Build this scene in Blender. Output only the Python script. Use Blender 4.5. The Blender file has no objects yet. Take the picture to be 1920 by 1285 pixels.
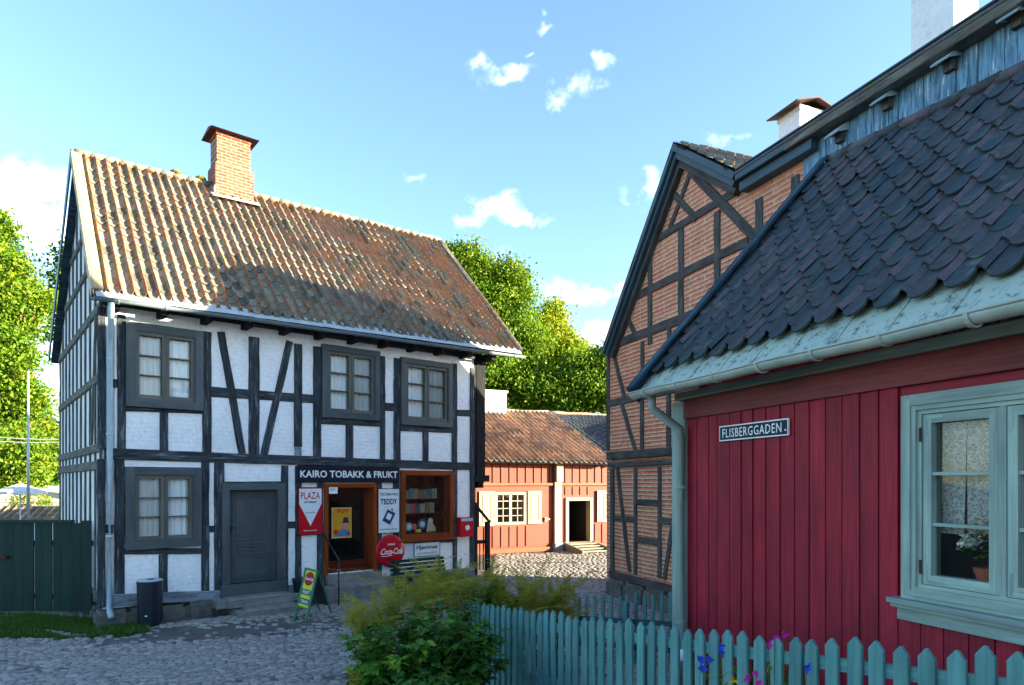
import bpy, bmesh, math, random
import numpy as np
from mathutils import Vector, noise as mnoise

# ------------------------------------------------------------------ camera, sky, sun
R = math.radians
F = 1233.0; CX = 960.0; HY = 905.0; CH = 2.6          # focal length in photo pixels, principal column, horizon row, eye height
sc = bpy.context.scene
cam_d = bpy.data.cameras.new('camera'); cam = bpy.data.objects.new('camera', cam_d)
sc.collection.objects.link(cam); sc.camera = cam
cam.location = (0, 0, CH); cam.rotation_euler = (R(90), 0, 0)
cam_d.sensor_width = 36; cam_d.lens = F / 1920 * 36; cam_d.shift_y = (HY - 642.5) / 1920
cam_d.clip_end = 2000; cam_d.clip_start = 0.05
SUN_AZ = R(81); SUN_EL = R(11.5)                      # azimuth measured from behind the camera (-Y) towards +X
sd = Vector((math.sin(SUN_AZ) * math.cos(SUN_EL), -math.cos(SUN_AZ) * math.cos(SUN_EL), math.sin(SUN_EL)))
sun_d = bpy.data.lights.new('sun', 'SUN'); sun = bpy.data.objects.new('sun', sun_d)
sc.collection.objects.link(sun)
sun.rotation_euler = sd.to_track_quat('Z', 'Y').to_euler()
sun_d.energy = 5.0; sun_d.angle = R(0.5); sun_d.color = (1.0, 0.86, 0.62)
sc.view_settings.view_transform = 'Standard'; sc.view_settings.look = 'None'
sc.view_settings.exposure = 2.66; sc.view_settings.gamma = 1
sc.cycles.max_bounces = 8; sc.cycles.transparent_max_bounces = 12
sc.cycles.caustics_reflective = False; sc.cycles.caustics_refractive = False
try: sc.cycles.use_denoising = True
except Exception: pass

w = bpy.data.worlds.new('World'); sc.world = w; w.use_nodes = True
N = w.node_tree; N.nodes.clear(); L = N.links
def wn(t, **k):
    n = N.nodes.new(t)
    for a, b in k.items(): setattr(n, a, b)
    return n
wo = wn('ShaderNodeOutputWorld'); bg = wn('ShaderNodeBackground'); sky = wn('ShaderNodeTexSky')
sky.sky_type = 'NISHITA'; sky.sun_disc = False; sky.sun_elevation = SUN_EL
sky.sun_rotation = math.atan2(sd.x, sd.y)
sky.altitude = 100; sky.air_density = 1.0; sky.dust_density = 0.6; sky.ozone_density = 2.0
bg.inputs[1].default_value = 0.088
tint = wn('ShaderNodeMixRGB', blend_type='MULTIPLY'); tint.inputs[0].default_value = 1
tint.inputs[2].default_value = (0.96, 1.03, 1.10, 1)
L.new(sky.outputs[0], tint.inputs[1])
geo = wn('ShaderNodeNewGeometry')
tc = wn('ShaderNodeTexCoord')
def vdir(px, py):
    v = Vector(((px - CX) / F, 1, (HY - py) / F)); return v.normalized()
BL = [(925, 385, 52, 24, .75), (975, 405, 48, 16, .6), (950, 143, 55, 13, .6), (905, 122, 20, 18, .5), (1088, 158, 30, 20, .55), (1045, 178, 24, 16, .5), (1132, 150, 18, 8, .4), (1135, 114, 22, 10, .5), (995, 98, 14, 7, .3), (1022, 42, 16, 10, .3),
      (40, 395, 170, 85, 1.15), (1095, 545, 95, 26, .75), (1215, 355, 45, 28, .6), (95, 690, 110, 150, 1.1), (1360, 262, 40, 14, .45), (1110, 632, 90, 24, .9),
      (885, 412, 34, 14, .6), (1005, 412, 34, 14, .6), (940, 485, 45, 10, .3), (-300, 500, 220, 120, 1.0), (2300, 300, 250, 90, .9), (780, 340, 18, 10, .2)]
nz = wn('ShaderNodeTexNoise'); nz.inputs['Scale'].default_value = 22; nz.inputs['Detail'].default_value = 8; nz.inputs['Roughness'].default_value = .62
L.new(tc.outputs['Generated'], nz.inputs['Vector'])
nz2 = wn('ShaderNodeTexNoise'); nz2.inputs['Scale'].default_value = 30; nz2.inputs['Detail'].default_value = 6
L.new(tc.outputs['Generated'], nz2.inputs['Vector'])
wv = wn('ShaderNodeVectorMath', operation='SUBTRACT'); wv.inputs[1].default_value = (.5, .5, .5); L.new(nz2.outputs['Color'], wv.inputs[0])
ws = wn('ShaderNodeVectorMath', operation='SCALE'); ws.inputs['Scale'].default_value = .055; L.new(wv.outputs[0], ws.inputs[0])
wa = wn('ShaderNodeVectorMath', operation='ADD'); L.new(tc.outputs['Generated'], wa.inputs[0]); L.new(ws.outputs[0], wa.inputs[1])
prev = None
for px, py, rx, ry, st in BL:
    c = vdir(px, py); k = 1 / math.sqrt(((px - CX) / F) ** 2 + 1 + ((HY - py) / F) ** 2)
    s1 = wn('ShaderNodeVectorMath', operation='SUBTRACT'); s1.inputs[1].default_value = c; L.new(wa.outputs[0], s1.inputs[0])
    s2 = wn('ShaderNodeVectorMath', operation='MULTIPLY'); a = F / rx / k; b = F / ry / k; s2.inputs[1].default_value = (a, a, b)
    L.new(s1.outputs[0], s2.inputs[0])
    ln = wn('ShaderNodeVectorMath', operation='LENGTH'); L.new(s2.outputs[0], ln.inputs[0])
    mr = wn('ShaderNodeMapRange', interpolation_type='SMOOTHSTEP'); mr.inputs[1].default_value = 1.25; mr.inputs[2].default_value = 0.1
    mr.inputs[3].default_value = 0; mr.inputs[4].default_value = st; L.new(ln.outputs['Value'], mr.inputs[0])
    if prev is None: prev = mr.outputs[0]
    else:
        mx = wn('ShaderNodeMath', operation='MAXIMUM'); L.new(prev, mx.inputs[0]); L.new(mr.outputs[0], mx.inputs[1]); prev = mx.outputs[0]
m1 = wn('ShaderNodeMapRange'); m1.inputs[1].default_value = .40; m1.inputs[2].default_value = .68; L.new(nz.outputs['Fac'], m1.inputs[0])
m2 = wn('ShaderNodeMath', operation='MULTIPLY'); m2.use_clamp = True; L.new(prev, m2.inputs[0]); L.new(m1.outputs[0], m2.inputs[1])
cm = wn('ShaderNodeMixRGB'); L.new(m2.outputs[0], cm.inputs[0]); L.new(tint.outputs[0], cm.inputs[1]); cm.inputs[2].default_value = (8.2, 8.5, 8.8, 1)
L.new(cm.outputs[0], bg.inputs[0]); L.new(bg.outputs[0], wo.inputs[0])

# ------------------------------------------------------------------ helpers
rng = random.Random(7); nrg = np.random.default_rng(7)
COL = sc.collection

class Frame:
    """A wall plane: origin, horizontal direction along it, outward normal."""
    def __init__(s, ox, oy, ux, uy, flip=1):
        l = math.hypot(ux, uy); s.o = Vector((ox, oy, 0)); s.u = Vector((ux / l, uy / l, 0))
        s.n = Vector((s.u.y, -s.u.x, 0)) * flip
    def P(s, u, z, o=0.0): return s.o + s.u * u + s.n * o + Vector((0, 0, z))
    def px(s, x, y, o=0.0):
        k = (x - CX) / F; ox = s.o.x + s.n.x * o; oy = s.o.y + s.n.y * o
        u = (k * oy - ox) / (s.u.x - k * s.u.y); Z = oy + s.u.y * u
        return u, CH + (HY - y) / F * Z
    def off(s, o): f = Frame(0, 0, s.u.x, s.u.y); f.n = s.n; f.o = s.o + s.n * o; return f

class MB:
    def __init__(s): s.v = []; s.f = []; s.g = []; s.t = []
    def add(s, vs, fs, grain=None, tint=None):
        b = len(s.v); s.v += [tuple(v) for v in vs]; s.f += [tuple(b + i for i in f) for f in fs]
        s.g += grain if grain else [(0, 0, 0)] * len(vs)
        tt = rng.random() if tint is None else tint
        s.t += [tt] * len(vs)
    def hexa(s, p, tint=None, grain=None):      # 8 points: 0-3 bottom ring, 4-7 top ring
        s.add(p, [(0, 3, 2, 1), (4, 5, 6, 7), (0, 1, 5, 4), (1, 2, 6, 5), (2, 3, 7, 6), (3, 0, 4, 7)], grain, tint)
    def box(s, fr, u0, u1, z0, z1, o0, o1, tint=None):
        P = fr.P; r = rng.random() * 9
        al = (u1 - u0) > (z1 - z0)
        pts = [(u0, z0, o0), (u1, z0, o0), (u1, z0, o1), (u0, z0, o1), (u0, z1, o0), (u1, z1, o0), (u1, z1, o1), (u0, z1, o1)]
        g = [((a if al else b), (b if al else a) + c, r) for a, b, c in pts]
        s.hexa([P(*q) for q in pts], tint, g)
    def tube(s, pts, r, n=8, tint=None, cap=True, r1=None, half=False):
        pts = [Vector(p) for p in pts]; vs = []; fs = []; m = len(pts); gr = []; d = 0
        for i, p in enumerate(pts):
            t = (pts[min(i + 1, m - 1)] - pts[max(i - 1, 0)]).normalized()
            a = t.cross(Vector((0, 0, 1)));
            if a.length < 1e-3: a = t.cross(Vector((0, 1, 0)))
            a.normalize(); b = a.cross(t)
            rr = r if r1 is None else r + (r1 - r) * i / (m - 1)
            if i: d += (p - pts[i - 1]).length
            for j in range(n):
                th = 2 * math.pi * j / n
                vs.append(p + a * rr * math.cos(th) + b * rr * math.sin(th)); gr.append((d, th * rr, 0))
        for i in range(m - 1):
            for j in range(n):
                fs.append((i * n + j, i * n + (j + 1) % n, (i + 1) * n + (j + 1) % n, (i + 1) * n + j))
        if cap: fs.append(tuple(range(n))[::-1]); fs.append(tuple((m - 1) * n + j for j in range(n)))
        s.add(vs, fs, gr, tint)
    def lathe(s, c, prof, n=20, tint=None):
        vs = []; fs = []
        for r, z in prof:
            for j in range(n):
                th = 2 * math.pi * j / n; vs.append((c[0] + r * math.cos(th), c[1] + r * math.sin(th), c[2] + z))
        for i in range(len(prof) - 1):
            for j in range(n): fs.append((i * n + j, i * n + (j + 1) % n, (i + 1) * n + (j + 1) % n, (i + 1) * n + j))
        fs.append(tuple(range(n))[::-1]); fs.append(tuple((len(prof) - 1) * n + j for j in range(n)))
        s.add(vs, fs, None, tint)
    def poly(s, fr, pts, o0, o1, tint=None):     # (u,z) polygon extruded between offsets
        n = len(pts); vs = [fr.P(u, z, o0) for u, z in pts] + [fr.P(u, z, o1) for u, z in pts]
        fs = [tuple(range(n)), tuple(range(2 * n - 1, n - 1, -1))] + [(i, i + n, (i + 1) % n + n, (i + 1) % n) for i in range(n)]
        g = [(u, z, 0) for u, z in pts] * 2
        s.add(vs, fs, g, tint)
    def build(s, name, mat, parent=None, smooth=False, **tags):
        me = bpy.data.meshes.new(name); me.from_pydata(s.v, [], s.f)
        a = me.attributes.new('grain', 'FLOAT_VECTOR', 'POINT'); a.data.foreach_set('vector', np.array(s.g, dtype=np.float32).ravel())
        a = me.attributes.new('tint', 'FLOAT', 'POINT'); a.data.foreach_set('value', np.array(s.t, dtype=np.float32))
        bm = bmesh.new(); bm.from_mesh(me); bmesh.ops.recalc_face_normals(bm, faces=bm.faces); bm.to_mesh(me); bm.free()
        if smooth: me.shade_smooth()
        me.materials.append(mat); o = bpy.data.objects.new(name, me); COL.objects.link(o)
        if parent: o.parent = parent
        tag(o, **tags); return o

def tag(o, label=None, cat=None, group=None, kind=None):
    if label: o['label'] = label
    if cat: o['category'] = cat
    if group: o['group'] = group
    if kind: o['kind'] = kind
    return o
def thing(name, label, cat, group=None):
    o = bpy.data.objects.new(name, None); COL.objects.link(o); return tag(o, label, cat, group)
def raw(name, v, f, mat, parent=None, tint=None, smooth=False, **tags):
    """Large mesh from numpy arrays: v (n,3), f (m,k)."""
    me = bpy.data.meshes.new(name); v = np.asarray(v, dtype=np.float32); f = np.asarray(f, dtype=np.int32)
    me.vertices.add(len(v)); me.vertices.foreach_set('co', v.ravel())
    k = f.shape[1]; me.loops.add(f.size); me.loops.foreach_set('vertex_index', f.ravel())
    me.polygons.add(len(f)); me.polygons.foreach_set('loop_start', np.arange(0, f.size, k, dtype=np.int32))
    try: me.polygons.foreach_set('loop_total', np.full(len(f), k, dtype=np.int32))
    except Exception: pass
    if tint is not None:
        a = me.attributes.new('tint', 'FLOAT', 'POINT'); a.data.foreach_set('value', np.asarray(tint, dtype=np.float32))
    me.update(calc_edges=True); me.validate()
    if smooth: me.shade_smooth()
    me.materials.append(mat); o = bpy.data.objects.new(name, me); COL.objects.link(o)
    if parent: o.parent = parent
    tag(o, **tags); return o

# ------------------------------------------------------------------ materials
def newmat(name):
    m = bpy.data.materials.new(name); m.use_nodes = True; t = m.node_tree; t.nodes.clear()
    out = t.nodes.new('ShaderNodeOutputMaterial'); b = t.nodes.new('ShaderNodeBsdfPrincipled')
    t.links.new(b.outputs[0], out.inputs[0]); return m, t, b, out
def ramp(t, stops):
    r = t.nodes.new('ShaderNodeValToRGB'); e = r.color_ramp.elements
    while len(e) < len(stops): e.new(.5)
    for i, (p, c) in enumerate(stops): e[i].position = p; e[i].color = (*c, 1) if len(c) == 3 else c
    return r
def coords(t, src='obj', scale=(1, 1, 1)):
    if src == 'obj': c = t.nodes.new('ShaderNodeTexCoord').outputs['Object']
    else:
        a = t.nodes.new('ShaderNodeAttribute'); a.attribute_name = src; c = a.outputs['Vector']
    m = t.nodes.new('ShaderNodeMapping'); m.inputs['Scale'].default_value = scale; t.links.new(c, m.inputs[0]); return m.outputs[0]
def tex(t, vec, scale=5, detail=5, rough=.6, dist=0):
    n = t.nodes.new('ShaderNodeTexNoise'); n.inputs['Scale'].default_value = scale; n.inputs['Detail'].default_value = detail
    n.inputs['Roughness'].default_value = rough; n.inputs['Distortion'].default_value = dist; t.links.new(vec, n.inputs['Vector']); return n.outputs['Fac']
def bump(t, b, h, dist=.01, strength=1.0):
    n = t.nodes.new('ShaderNodeBump'); n.inputs['Distance'].default_value = dist; n.inputs['Strength'].default_value = strength
    t.links.new(h, n.inputs['Height']); t.links.new(n.outputs[0], b.inputs['Normal']); return n
def mixc(t, fac, a, b, mode='MIX'):
    m = t.nodes.new('ShaderNodeMixRGB'); m.blend_type = mode
    for i, x in ((0, fac), (1, a), (2, b)):
        if hasattr(x, 'is_output') or hasattr(x, 'links'): t.links.new(x, m.inputs[i])
        elif i == 0: m.inputs[0].default_value = x
        else: m.inputs[i].default_value = (*x, 1)
    return m.outputs[0]
def attr(t, name='tint'):
    a = t.nodes.new('ShaderNodeAttribute'); a.attribute_name = name; return a.outputs['Fac']

def m_noise(name, c1, c2, c3=None, scale=4, stretch=(1, 1, 1), rough=.8, bd=.004, bs=40, src='obj', metallic=0, spec=.3, tintvar=0.0, detail=6):
    m, t, b, o = newmat(name)
    v = coords(t, src, stretch); f = tex(t, v, scale, detail, .65)
    st = [(.3, c1), (.65, c2)] + ([(.82, c3)] if c3 else [])
    col = ramp(t, st); t.links.new(f, col.inputs[0]); c = col.outputs[0]
    if tintvar:
        r2 = ramp(t, [(0, (1 - tintvar,) * 3), (1, (1 + tintvar,) * 3)]); t.links.new(attr(t), r2.inputs[0]); c = mixc(t, 1.0, c, r2.outputs[0], 'MULTIPLY')
    t.links.new(c, b.inputs['Base Color'])
    b.inputs['Roughness'].default_value = rough; b.inputs['Metallic'].default_value = metallic; b.inputs['Specular IOR Level'].default_value = spec
    if bd: bump(t, b, tex(t, v, bs, 4, .6), bd)
    return m
def m_plain(name, c, rough=.5, metallic=0, spec=.4):
    return m_noise(name, tuple(x * .9 for x in c), tuple(min(1, x * 1.08) for x in c), None, 6, (1, 1, 1), rough, .0006, 60, 'obj', metallic, spec)

M = {}
# weathered near-black timbers with pale bleached flecks running along the grain
def m_timber(name, c1, c2, c3, bd=.006):
    m, t, b, o = newmat(name); v = coords(t, 'grain', (2.2, 26, 7))
    f = tex(t, v, 1.0, 7, .7); c = ramp(t, [(.36, c1), (.50, c2), (.57, c2), (.68, c3)]); t.links.new(f, c.inputs[0])
    v2 = coords(t, 'grain', (1.3, 4, 3)); f2 = tex(t, v2, 1.6, 4, .6)
    c2_ = ramp(t, [(.35, (.6, .6, .6)), (.65, (1.15, 1.15, 1.15))]); t.links.new(f2, c2_.inputs[0])
    t.links.new(mixc(t, 1.0, c.outputs[0], c2_.outputs[0], 'MULTIPLY'), b.inputs['Base Color'])
    b.inputs['Roughness'].default_value = .85; b.inputs['Specular IOR Level'].default_value = .2; bump(t, b, f, bd); return m
M['timber'] = m_timber('weathered_timber', (.016, .021, .026), (.048, .058, .068), (.25, .30, .34), .010)
M['timber_pale'] = m_timber('bleached_sill_timber', (.10, .13, .16), (.24, .28, .32), (.42, .46, .48), .006)
M['brown_timber'] = m_timber('painted_frame_timber', (.050, .052, .050), (.085, .085, .080), (.14, .14, .13), .004)
M['plank'] = m_timber('weathered_blue_plank', (.035, .10, .18), (.16, .31, .42), (.66, .74, .78), .008)
M['gable_timber'] = m_timber('greygreen_gable_timber', (.05, .06, .055), (.11, .12, .105), (.22, .22, .19), .005)
# whitewash over brick: faint courses, lumps, dirt
def m_plaster(name, base, dirt, course=.09, wave=.16):
    m, t, b, o = newmat(name); v = coords(t)
    f = tex(t, v, 1.1, 6, .6); f2 = tex(t, v, 14, 5, .65)
    c = ramp(t, [(.32, dirt), (.55, base)]); t.links.new(f, c.inputs[0])
    c2 = ramp(t, [(.28, (.80, .80, .82)), (.5, (1, 1, 1))]); t.links.new(f2, c2.inputs[0])
    t.links.new(mixc(t, 1.0, c.outputs[0], c2.outputs[0], 'MULTIPLY'), b.inputs['Base Color'])
    b.inputs['Roughness'].default_value = .92; b.inputs['Specular IOR Level'].default_value = .1
    wv = t.nodes.new('ShaderNodeTexWave'); wv.bands_direction = 'Z'; wv.inputs['Scale'].default_value = 2 / course / 6.283 * 1.0
    wv.inputs['Distortion'].default_value = 5; wv.inputs['Detail'].default_value = 3; wv.inputs['Detail Scale'].default_value = 2.0; t.links.new(v, wv.inputs['Vector'])
    ad = t.nodes.new('ShaderNodeMath'); ad.operation = 'MULTIPLY_ADD'; t.links.new(wv.outputs['Fac'], ad.inputs[0]); ad.inputs[1].default_value = wave
    t.links.new(f2, ad.inputs[2]); bump(t, b, ad.outputs[0], .010); return m
M['plaster'] = m_plaster('whitewashed_plaster', (.90, .90, .90), (.79, .80, .82), .09, .26)
M['gable_plaster'] = m_plaster('grey_gable_plaster', (.80, .82, .82), (.66, .70, .70))
M['white_chimney'] = m_plaster('white_chimney_render', (.84, .83, .81), (.74, .74, .74), .09, .02)
# brickwork
def m_brick(name, c1, c2, mortar, bw, rh, ms, frame, msmooth=.3, bd=.02, squash=1.0):
    m, t, b, o = newmat(name)
    g = t.nodes.new('ShaderNodeTexCoord').outputs['Object']; sx = t.nodes.new('ShaderNodeSeparateXYZ'); t.links.new(g, sx.inputs[0])
    d = t.nodes.new('ShaderNodeVectorMath'); d.operation = 'DOT_PRODUCT'; d.inputs[1].default_value = frame; t.links.new(g, d.inputs[0])
    cb = t.nodes.new('ShaderNodeCombineXYZ'); t.links.new(d.outputs['Value'], cb.inputs[0]); t.links.new(sx.outputs['Z'], cb.inputs[1])
    nz = t.nodes.new('ShaderNodeTexNoise'); nz.inputs['Scale'].default_value = 3.5; nz.inputs['Detail'].default_value = 5; t.links.new(g, nz.inputs['Vector'])
    off = t.nodes.new('ShaderNodeVectorMath'); off.operation = 'MULTIPLY_ADD'; off.inputs[1].default_value = (.02, .03, 0); t.links.new(nz.outputs['Color'], off.inputs[0]); t.links.new(cb.outputs[0], off.inputs[2])
    br = t.nodes.new('ShaderNodeTexBrick'); br.inputs['Scale'].default_value = 1; br.inputs['Brick Width'].default_value = bw; br.inputs['Row Height'].default_value = rh
    br.inputs['Mortar Size'].default_value = ms; br.inputs['Mortar Smooth'].default_value = msmooth; br.inputs['Bias'].default_value = 0
    br.inputs['Color1'].default_value = (*c1, 1); br.inputs['Color2'].default_value = (*c2, 1); br.inputs['Mortar'].default_value = (*mortar, 1)
    t.links.new(off.outputs[0], br.inputs['Vector'])
    f = tex(t, g, 9, 6, .7); r = ramp(t, [(.3, (.72, .72, .72)), (.6, (1.1, 1.1, 1.1))]); t.links.new(f, r.inputs[0])
    c = mixc(t, 1.0, br.outputs['Color'], r.outputs[0], 'MULTIPLY'); t.links.new(c, b.inputs['Base Color'])
    inv = t.nodes.new('ShaderNodeMath'); inv.operation = 'MULTIPLY_ADD'; t.links.new(br.outputs['Fac'], inv.inputs[0]); inv.inputs[1].default_value = bd_sign.get(name, -1.0); t.links.new(f, inv.inputs[2])
    bump(t, b, inv.outputs[0], bd); b.inputs['Roughness'].default_value = .9; b.inputs['Specular IOR Level'].default_value = .15; return m
bd_sign = {'slurried_brick': 1.0}
FB = Frame(2.34, 16.0, .39, -1.0, 1)     # brick house facade; u runs to the right and nearer
FR = Frame(1.95, 7.44, .374, -1.0, 1)    # red house wall
FS = Frame(-7.66, 12.3, .770, .637, 1)   # shop front; u runs right and away
FG = Frame(-7.66, 12.3, -.637, .770, -1) # shop left gable; u runs back
FF = Frame(-1.38, 23.7, .90, .437, 1)    # far red house front
for f_ in (FB, FR):
    f_.n = Vector((-abs(f_.n.x), -abs(f_.n.y), 0))
FG.n = Vector((-.770, -.637, 0)).normalized()
FS.n = Vector((.637, -.770, 0)).normalized()
M['brick'] = m_brick('slurried_brick', (.72, .21, .13), (.82, .32, .20), (.95, .70, .44), .9, .090, .031, tuple(FB.u), 1.0, .04)
M['chimney_brick'] = m_brick('orange_chimney_brick', (.30, .095, .05), (.20, .06, .035), (.30, .24, .18), .22, .075, .010, tuple(FS.u), .1, .008)
def m_tile(name, cols, moss=None, mossy=.0, rough=.75, wet=.0):
    m, t, b, o = newmat(name); v = coords(t)
    r = ramp(t, [(i / (len(cols) - 1), c) for i, c in enumerate(cols)]); t.links.new(attr(t), r.inputs[0])
    f = tex(t, v, 16, 6, .7); r2 = ramp(t, [(.3, (.6, .6, .6)), (.65, (1.2, 1.2, 1.2))]); t.links.new(f, r2.inputs[0])
    c = mixc(t, 1.0, r.outputs[0], r2.outputs[0], 'MULTIPLY')
    if moss:
        f3 = tex(t, v, 2.3, 7, .7); r3 = ramp(t, [(.60 - mossy, (0, 0, 0)), (.66 - mossy, (1, 1, 1))]); t.links.new(f3, r3.inputs[0]); c = mixc(t, r3.outputs[0], c, moss)
    t.links.new(c, b.inputs['Base Color']); b.inputs['Roughness'].default_value = rough; b.inputs['Specular IOR Level'].default_value = .35; bump(t, b, f, .006); return m
M['shop_tile'] = m_tile('mossy_clay_pantile', [(.08, .08, .06), (.16, .155, .12), (.25, .235, .18), (.20, .15, .10), (.30, .115, .045), (.38, .17, .07), (.24, .09, .04)], (.13, .14, .055), .0)
M['red_tile'] = m_tile('dark_glazed_pantile', [(.020, .040, .046), (.026, .044, .050), (.050, .046, .046), (.036, .046, .050), (.070, .066, .074), (.11, .080, .090), (.09, .082, .090)], (.085, .10, .085), .015, .6)
M['far_tile'] = m_tile('far_pantile', [(.14, .12, .10), (.20, .16, .12), (.28, .20, .15), (.40, .26, .17), (.60, .42, .28), (.55, .34, .22)], (.10, .10, .04), .0)
M['slate'] = m_tile('mossy_dark_tile', [(.05, .055, .06), (.08, .085, .10), (.12, .12, .13)], (.08, .12, .02), .02)
M['zinc'] = m_noise('zinc_apron', (.30, .36, .39), (.42, .48, .51), (.50, .55, .57), 5, (1, 1, 1), .55, .002, 20, 'obj', .0, .5)
def m_grime(name, paint, under, black):
    m, t, b, o = newmat(name); v = coords(t, 'grain', (3.2, 2.4, 1)); f = tex(t, v, 1.0, 9, .75); v3 = coords(t); f3 = tex(t, v3, 13, 8, .75)
    c = mixc(t, 0, paint, paint); r = ramp(t, [(.55, (0, 0, 0)), (.62, (1, 1, 1))]); t.links.new(f, r.inputs[0]); c = mixc(t, r.outputs[0], paint, under)
    r2 = ramp(t, [(.53, (0, 0, 0)), (.63, (1, 1, 1))]); t.links.new(f3, r2.inputs[0]); c = mixc(t, r2.outputs[0], c, black)
    t.links.new(c, b.inputs['Base Color']); b.inputs['Roughness'].default_value = .6; bump(t, b, f3, .003); return m
M['shop_gutter'] = m_noise('grey_gutter_zinc', (.10, .14, .16), (.16, .20, .22), (.22, .26, .28), 4, (1, 1, 1), .4, .001, 30)
M['verge'] = m_timber('dark_blue_verge', (.012, .030, .045), (.030, .068, .095), (.14, .22, .27), .005)
M['apron'] = m_grime('peeling_apron_paint', (.36, .45, .38), (.17, .23, .22), (.05, .06, .05))
def m_paintwood(name, c, dark, chip=None, rough=.6, cs=.70):
    m, t, b, o = newmat(name); v = coords(t, 'grain', (1.5, 40, 5)); f = tex(t, v, 1.0, 6, .65); r = ramp(t, [(.38, dark), (.60, c)]); t.links.new(f, r.inputs[0]); cc = r.outputs[0]
    v4 = coords(t, 'grain', (.8, 2.0, 5)); f4 = tex(t, v4, 1.2, 4, .6); r4 = ramp(t, [(.3, (.66, .66, .68)), (.7, (1.18, 1.16, 1.14))]); t.links.new(f4, r4.inputs[0]); cc = mixc(t, 1.0, cc, r4.outputs[0], 'MULTIPLY')
    rt = ramp(t, [(0, (.88, .88, .88)), (1, (1.1, 1.1, 1.1))]); t.links.new(attr(t), rt.inputs[0]); cc = mixc(t, 1.0, cc, rt.outputs[0], 'MULTIPLY')
    if chip:
        v2 = coords(t, 'grain', (6, 30, 9)); f2 = tex(t, v2, 1.0, 8, .8); r2 = ramp(t, [(cs, (0, 0, 0)), (cs + .04, (1, 1, 1))]); t.links.new(f2, r2.inputs[0]); cc = mixc(t, r2.outputs[0], cc, chip)
    t.links.new(cc, b.inputs['Base Color']); b.inputs['Roughness'].default_value = rough; b.inputs['Specular IOR Level'].default_value = .3; bump(t, b, f, .0025); return m
M['red_board'] = m_paintwood('crimson_board_paint', (.34, .013, .034), (.22, .010, .024), (.10, .02, .03), .6, .74)
M['red_frieze'] = m_paintwood('dull_red_frieze_paint', (.22, .040, .040), (.14, .025, .03), (.07, .04, .04), .6, .66)
M['mint'] = m_paintwood('pale_mint_trim_paint', (.31, .42, .37), (.23, .32, .29), (.17, .20, .17), .55, .69)
M['gutter'] = m_noise('pale_gutter_paint', (.28, .34, .29), (.42, .47, .41), (.22, .25, .20), 5, (1, 1, 1), .45, .001, 30)
M['fence'] = m_paintwood('turquoise_picket_paint', (.10, .29, .28), (.072, .21, .21), (.045, .12, .12), .5, .665)
M['fence_dark'] = m_paintwood('dark_teal_rail_paint', (.04, .12, .13), (.03, .09, .10), None)
M['green_gate'] = m_paintwood('bottle_green_gate_paint', (.003, .036, .026), (.002, .024, .018), (.01, .03, .02), .6, .80)
M['grey_paint'] = m_paintwood('slate_grey_joinery_paint', (.082, .100, .108), (.066, .080, .088), None, .5)
M['sash'] = m_paintwood('khaki_sash_paint', (.13, .13, .105), (.10, .10, .085), None, .5)
M['orange_wood'] = m_paintwood('varnished_orange_wood', (.31, .060, .012), (.20, .038, .010), None, .3)
M['brown_wood'] = m_paintwood('varnished_dark_wood', (.16, .030, .012), (.10, .02, .010), None, .35)
M['dark_board'] = m_timber('tarred_board', (.006, .007, .010), (.012, .014, .018), (.03, .034, .04), .004)
M['cream'] = m_paintwood('cream_joinery_paint', (.35, .31, .21), (.29, .26, .18), None)
M['barge'] = m_paintwood('cream_bargeboard_paint', (.46, .36, .20), (.38, .29, .16), (.28, .22, .14), .6, .72)
M['far_red'] = m_paintwood('coral_red_board_paint', (.24, .050, .026), (.20, .042, .022), None)
M['far_orange'] = m_paintwood('orange_red_rail_paint', (.33, .09, .03), (.27, .07, .026), None)
M['bluegrey'] = m_paintwood('bluegrey_rake_paint', (.042, .092, .120), (.032, .072, .098), (.14, .21, .24), .5, .74)
M['stone'] = m_noise('foundation_stone', (.08, .08, .07), (.17, .165, .14), (.26, .25, .21), 5, (1, 1, 1), .9, .02, 18)
M['stepstone'] = m_noise('step_granite', (.17, .165, .15), (.27, .26, .24), (.36, .35, .32), 7, (1, 1, 1), .85, .008, 25)
M['cobble'] = m_noise('cobble_granite', (.20, .175, .155), (.34, .305, .275), (.48, .45, .42), 9, (1, 1, 1), .6, .002, 40, tintvar=.32)
M['cobble_pale'] = m_noise('pale_yard_cobble', (.16, .15, .13), (.26, .24, .21), (.34, .32, .28), 9, (1, 1, 1), .6, .004, 40, tintvar=.35)
M['dirt'] = m_noise('packed_earth', (.07, .062, .057), (.14, .125, .115), (.20, .18, .165), 3, (1, 1, 1), .95, .012, 30, detail=8)
M['black_metal'] = m_plain('black_painted_metal', (.012, .014, .018), .4)
M['navy_bin'] = m_plain('navy_bin_enamel', (.006, .012, .022), .4, 0, .4)
M['rust_metal'] = m_noise('rusty_cap', (.03, .012, .012), (.075, .025, .018), (.16, .045, .02), 6, (1, 1, 1), .6, .002, 30)
M['pipe_blue'] = m_noise('bluish_downpipe_paint', (.30, .42, .48), (.42, .54, .58), (.25, .22, .18), 4, (1, 1, 1), .4, .001, 30)
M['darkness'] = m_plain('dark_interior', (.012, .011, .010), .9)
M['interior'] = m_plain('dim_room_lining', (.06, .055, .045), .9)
M['umbrella'] = m_plain('pale_parasol_cloth', (.62, .66, .68), .8)
M['canvas'] = m_plain('cream_canvas', (.72, .68, .56), .8)
M['wire'] = m_plain('cable_sheath', (.35, .35, .33), .5)
M['pole'] = m_plain('galvanised_pole', (.40, .46, .50), .4, .3)
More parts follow.
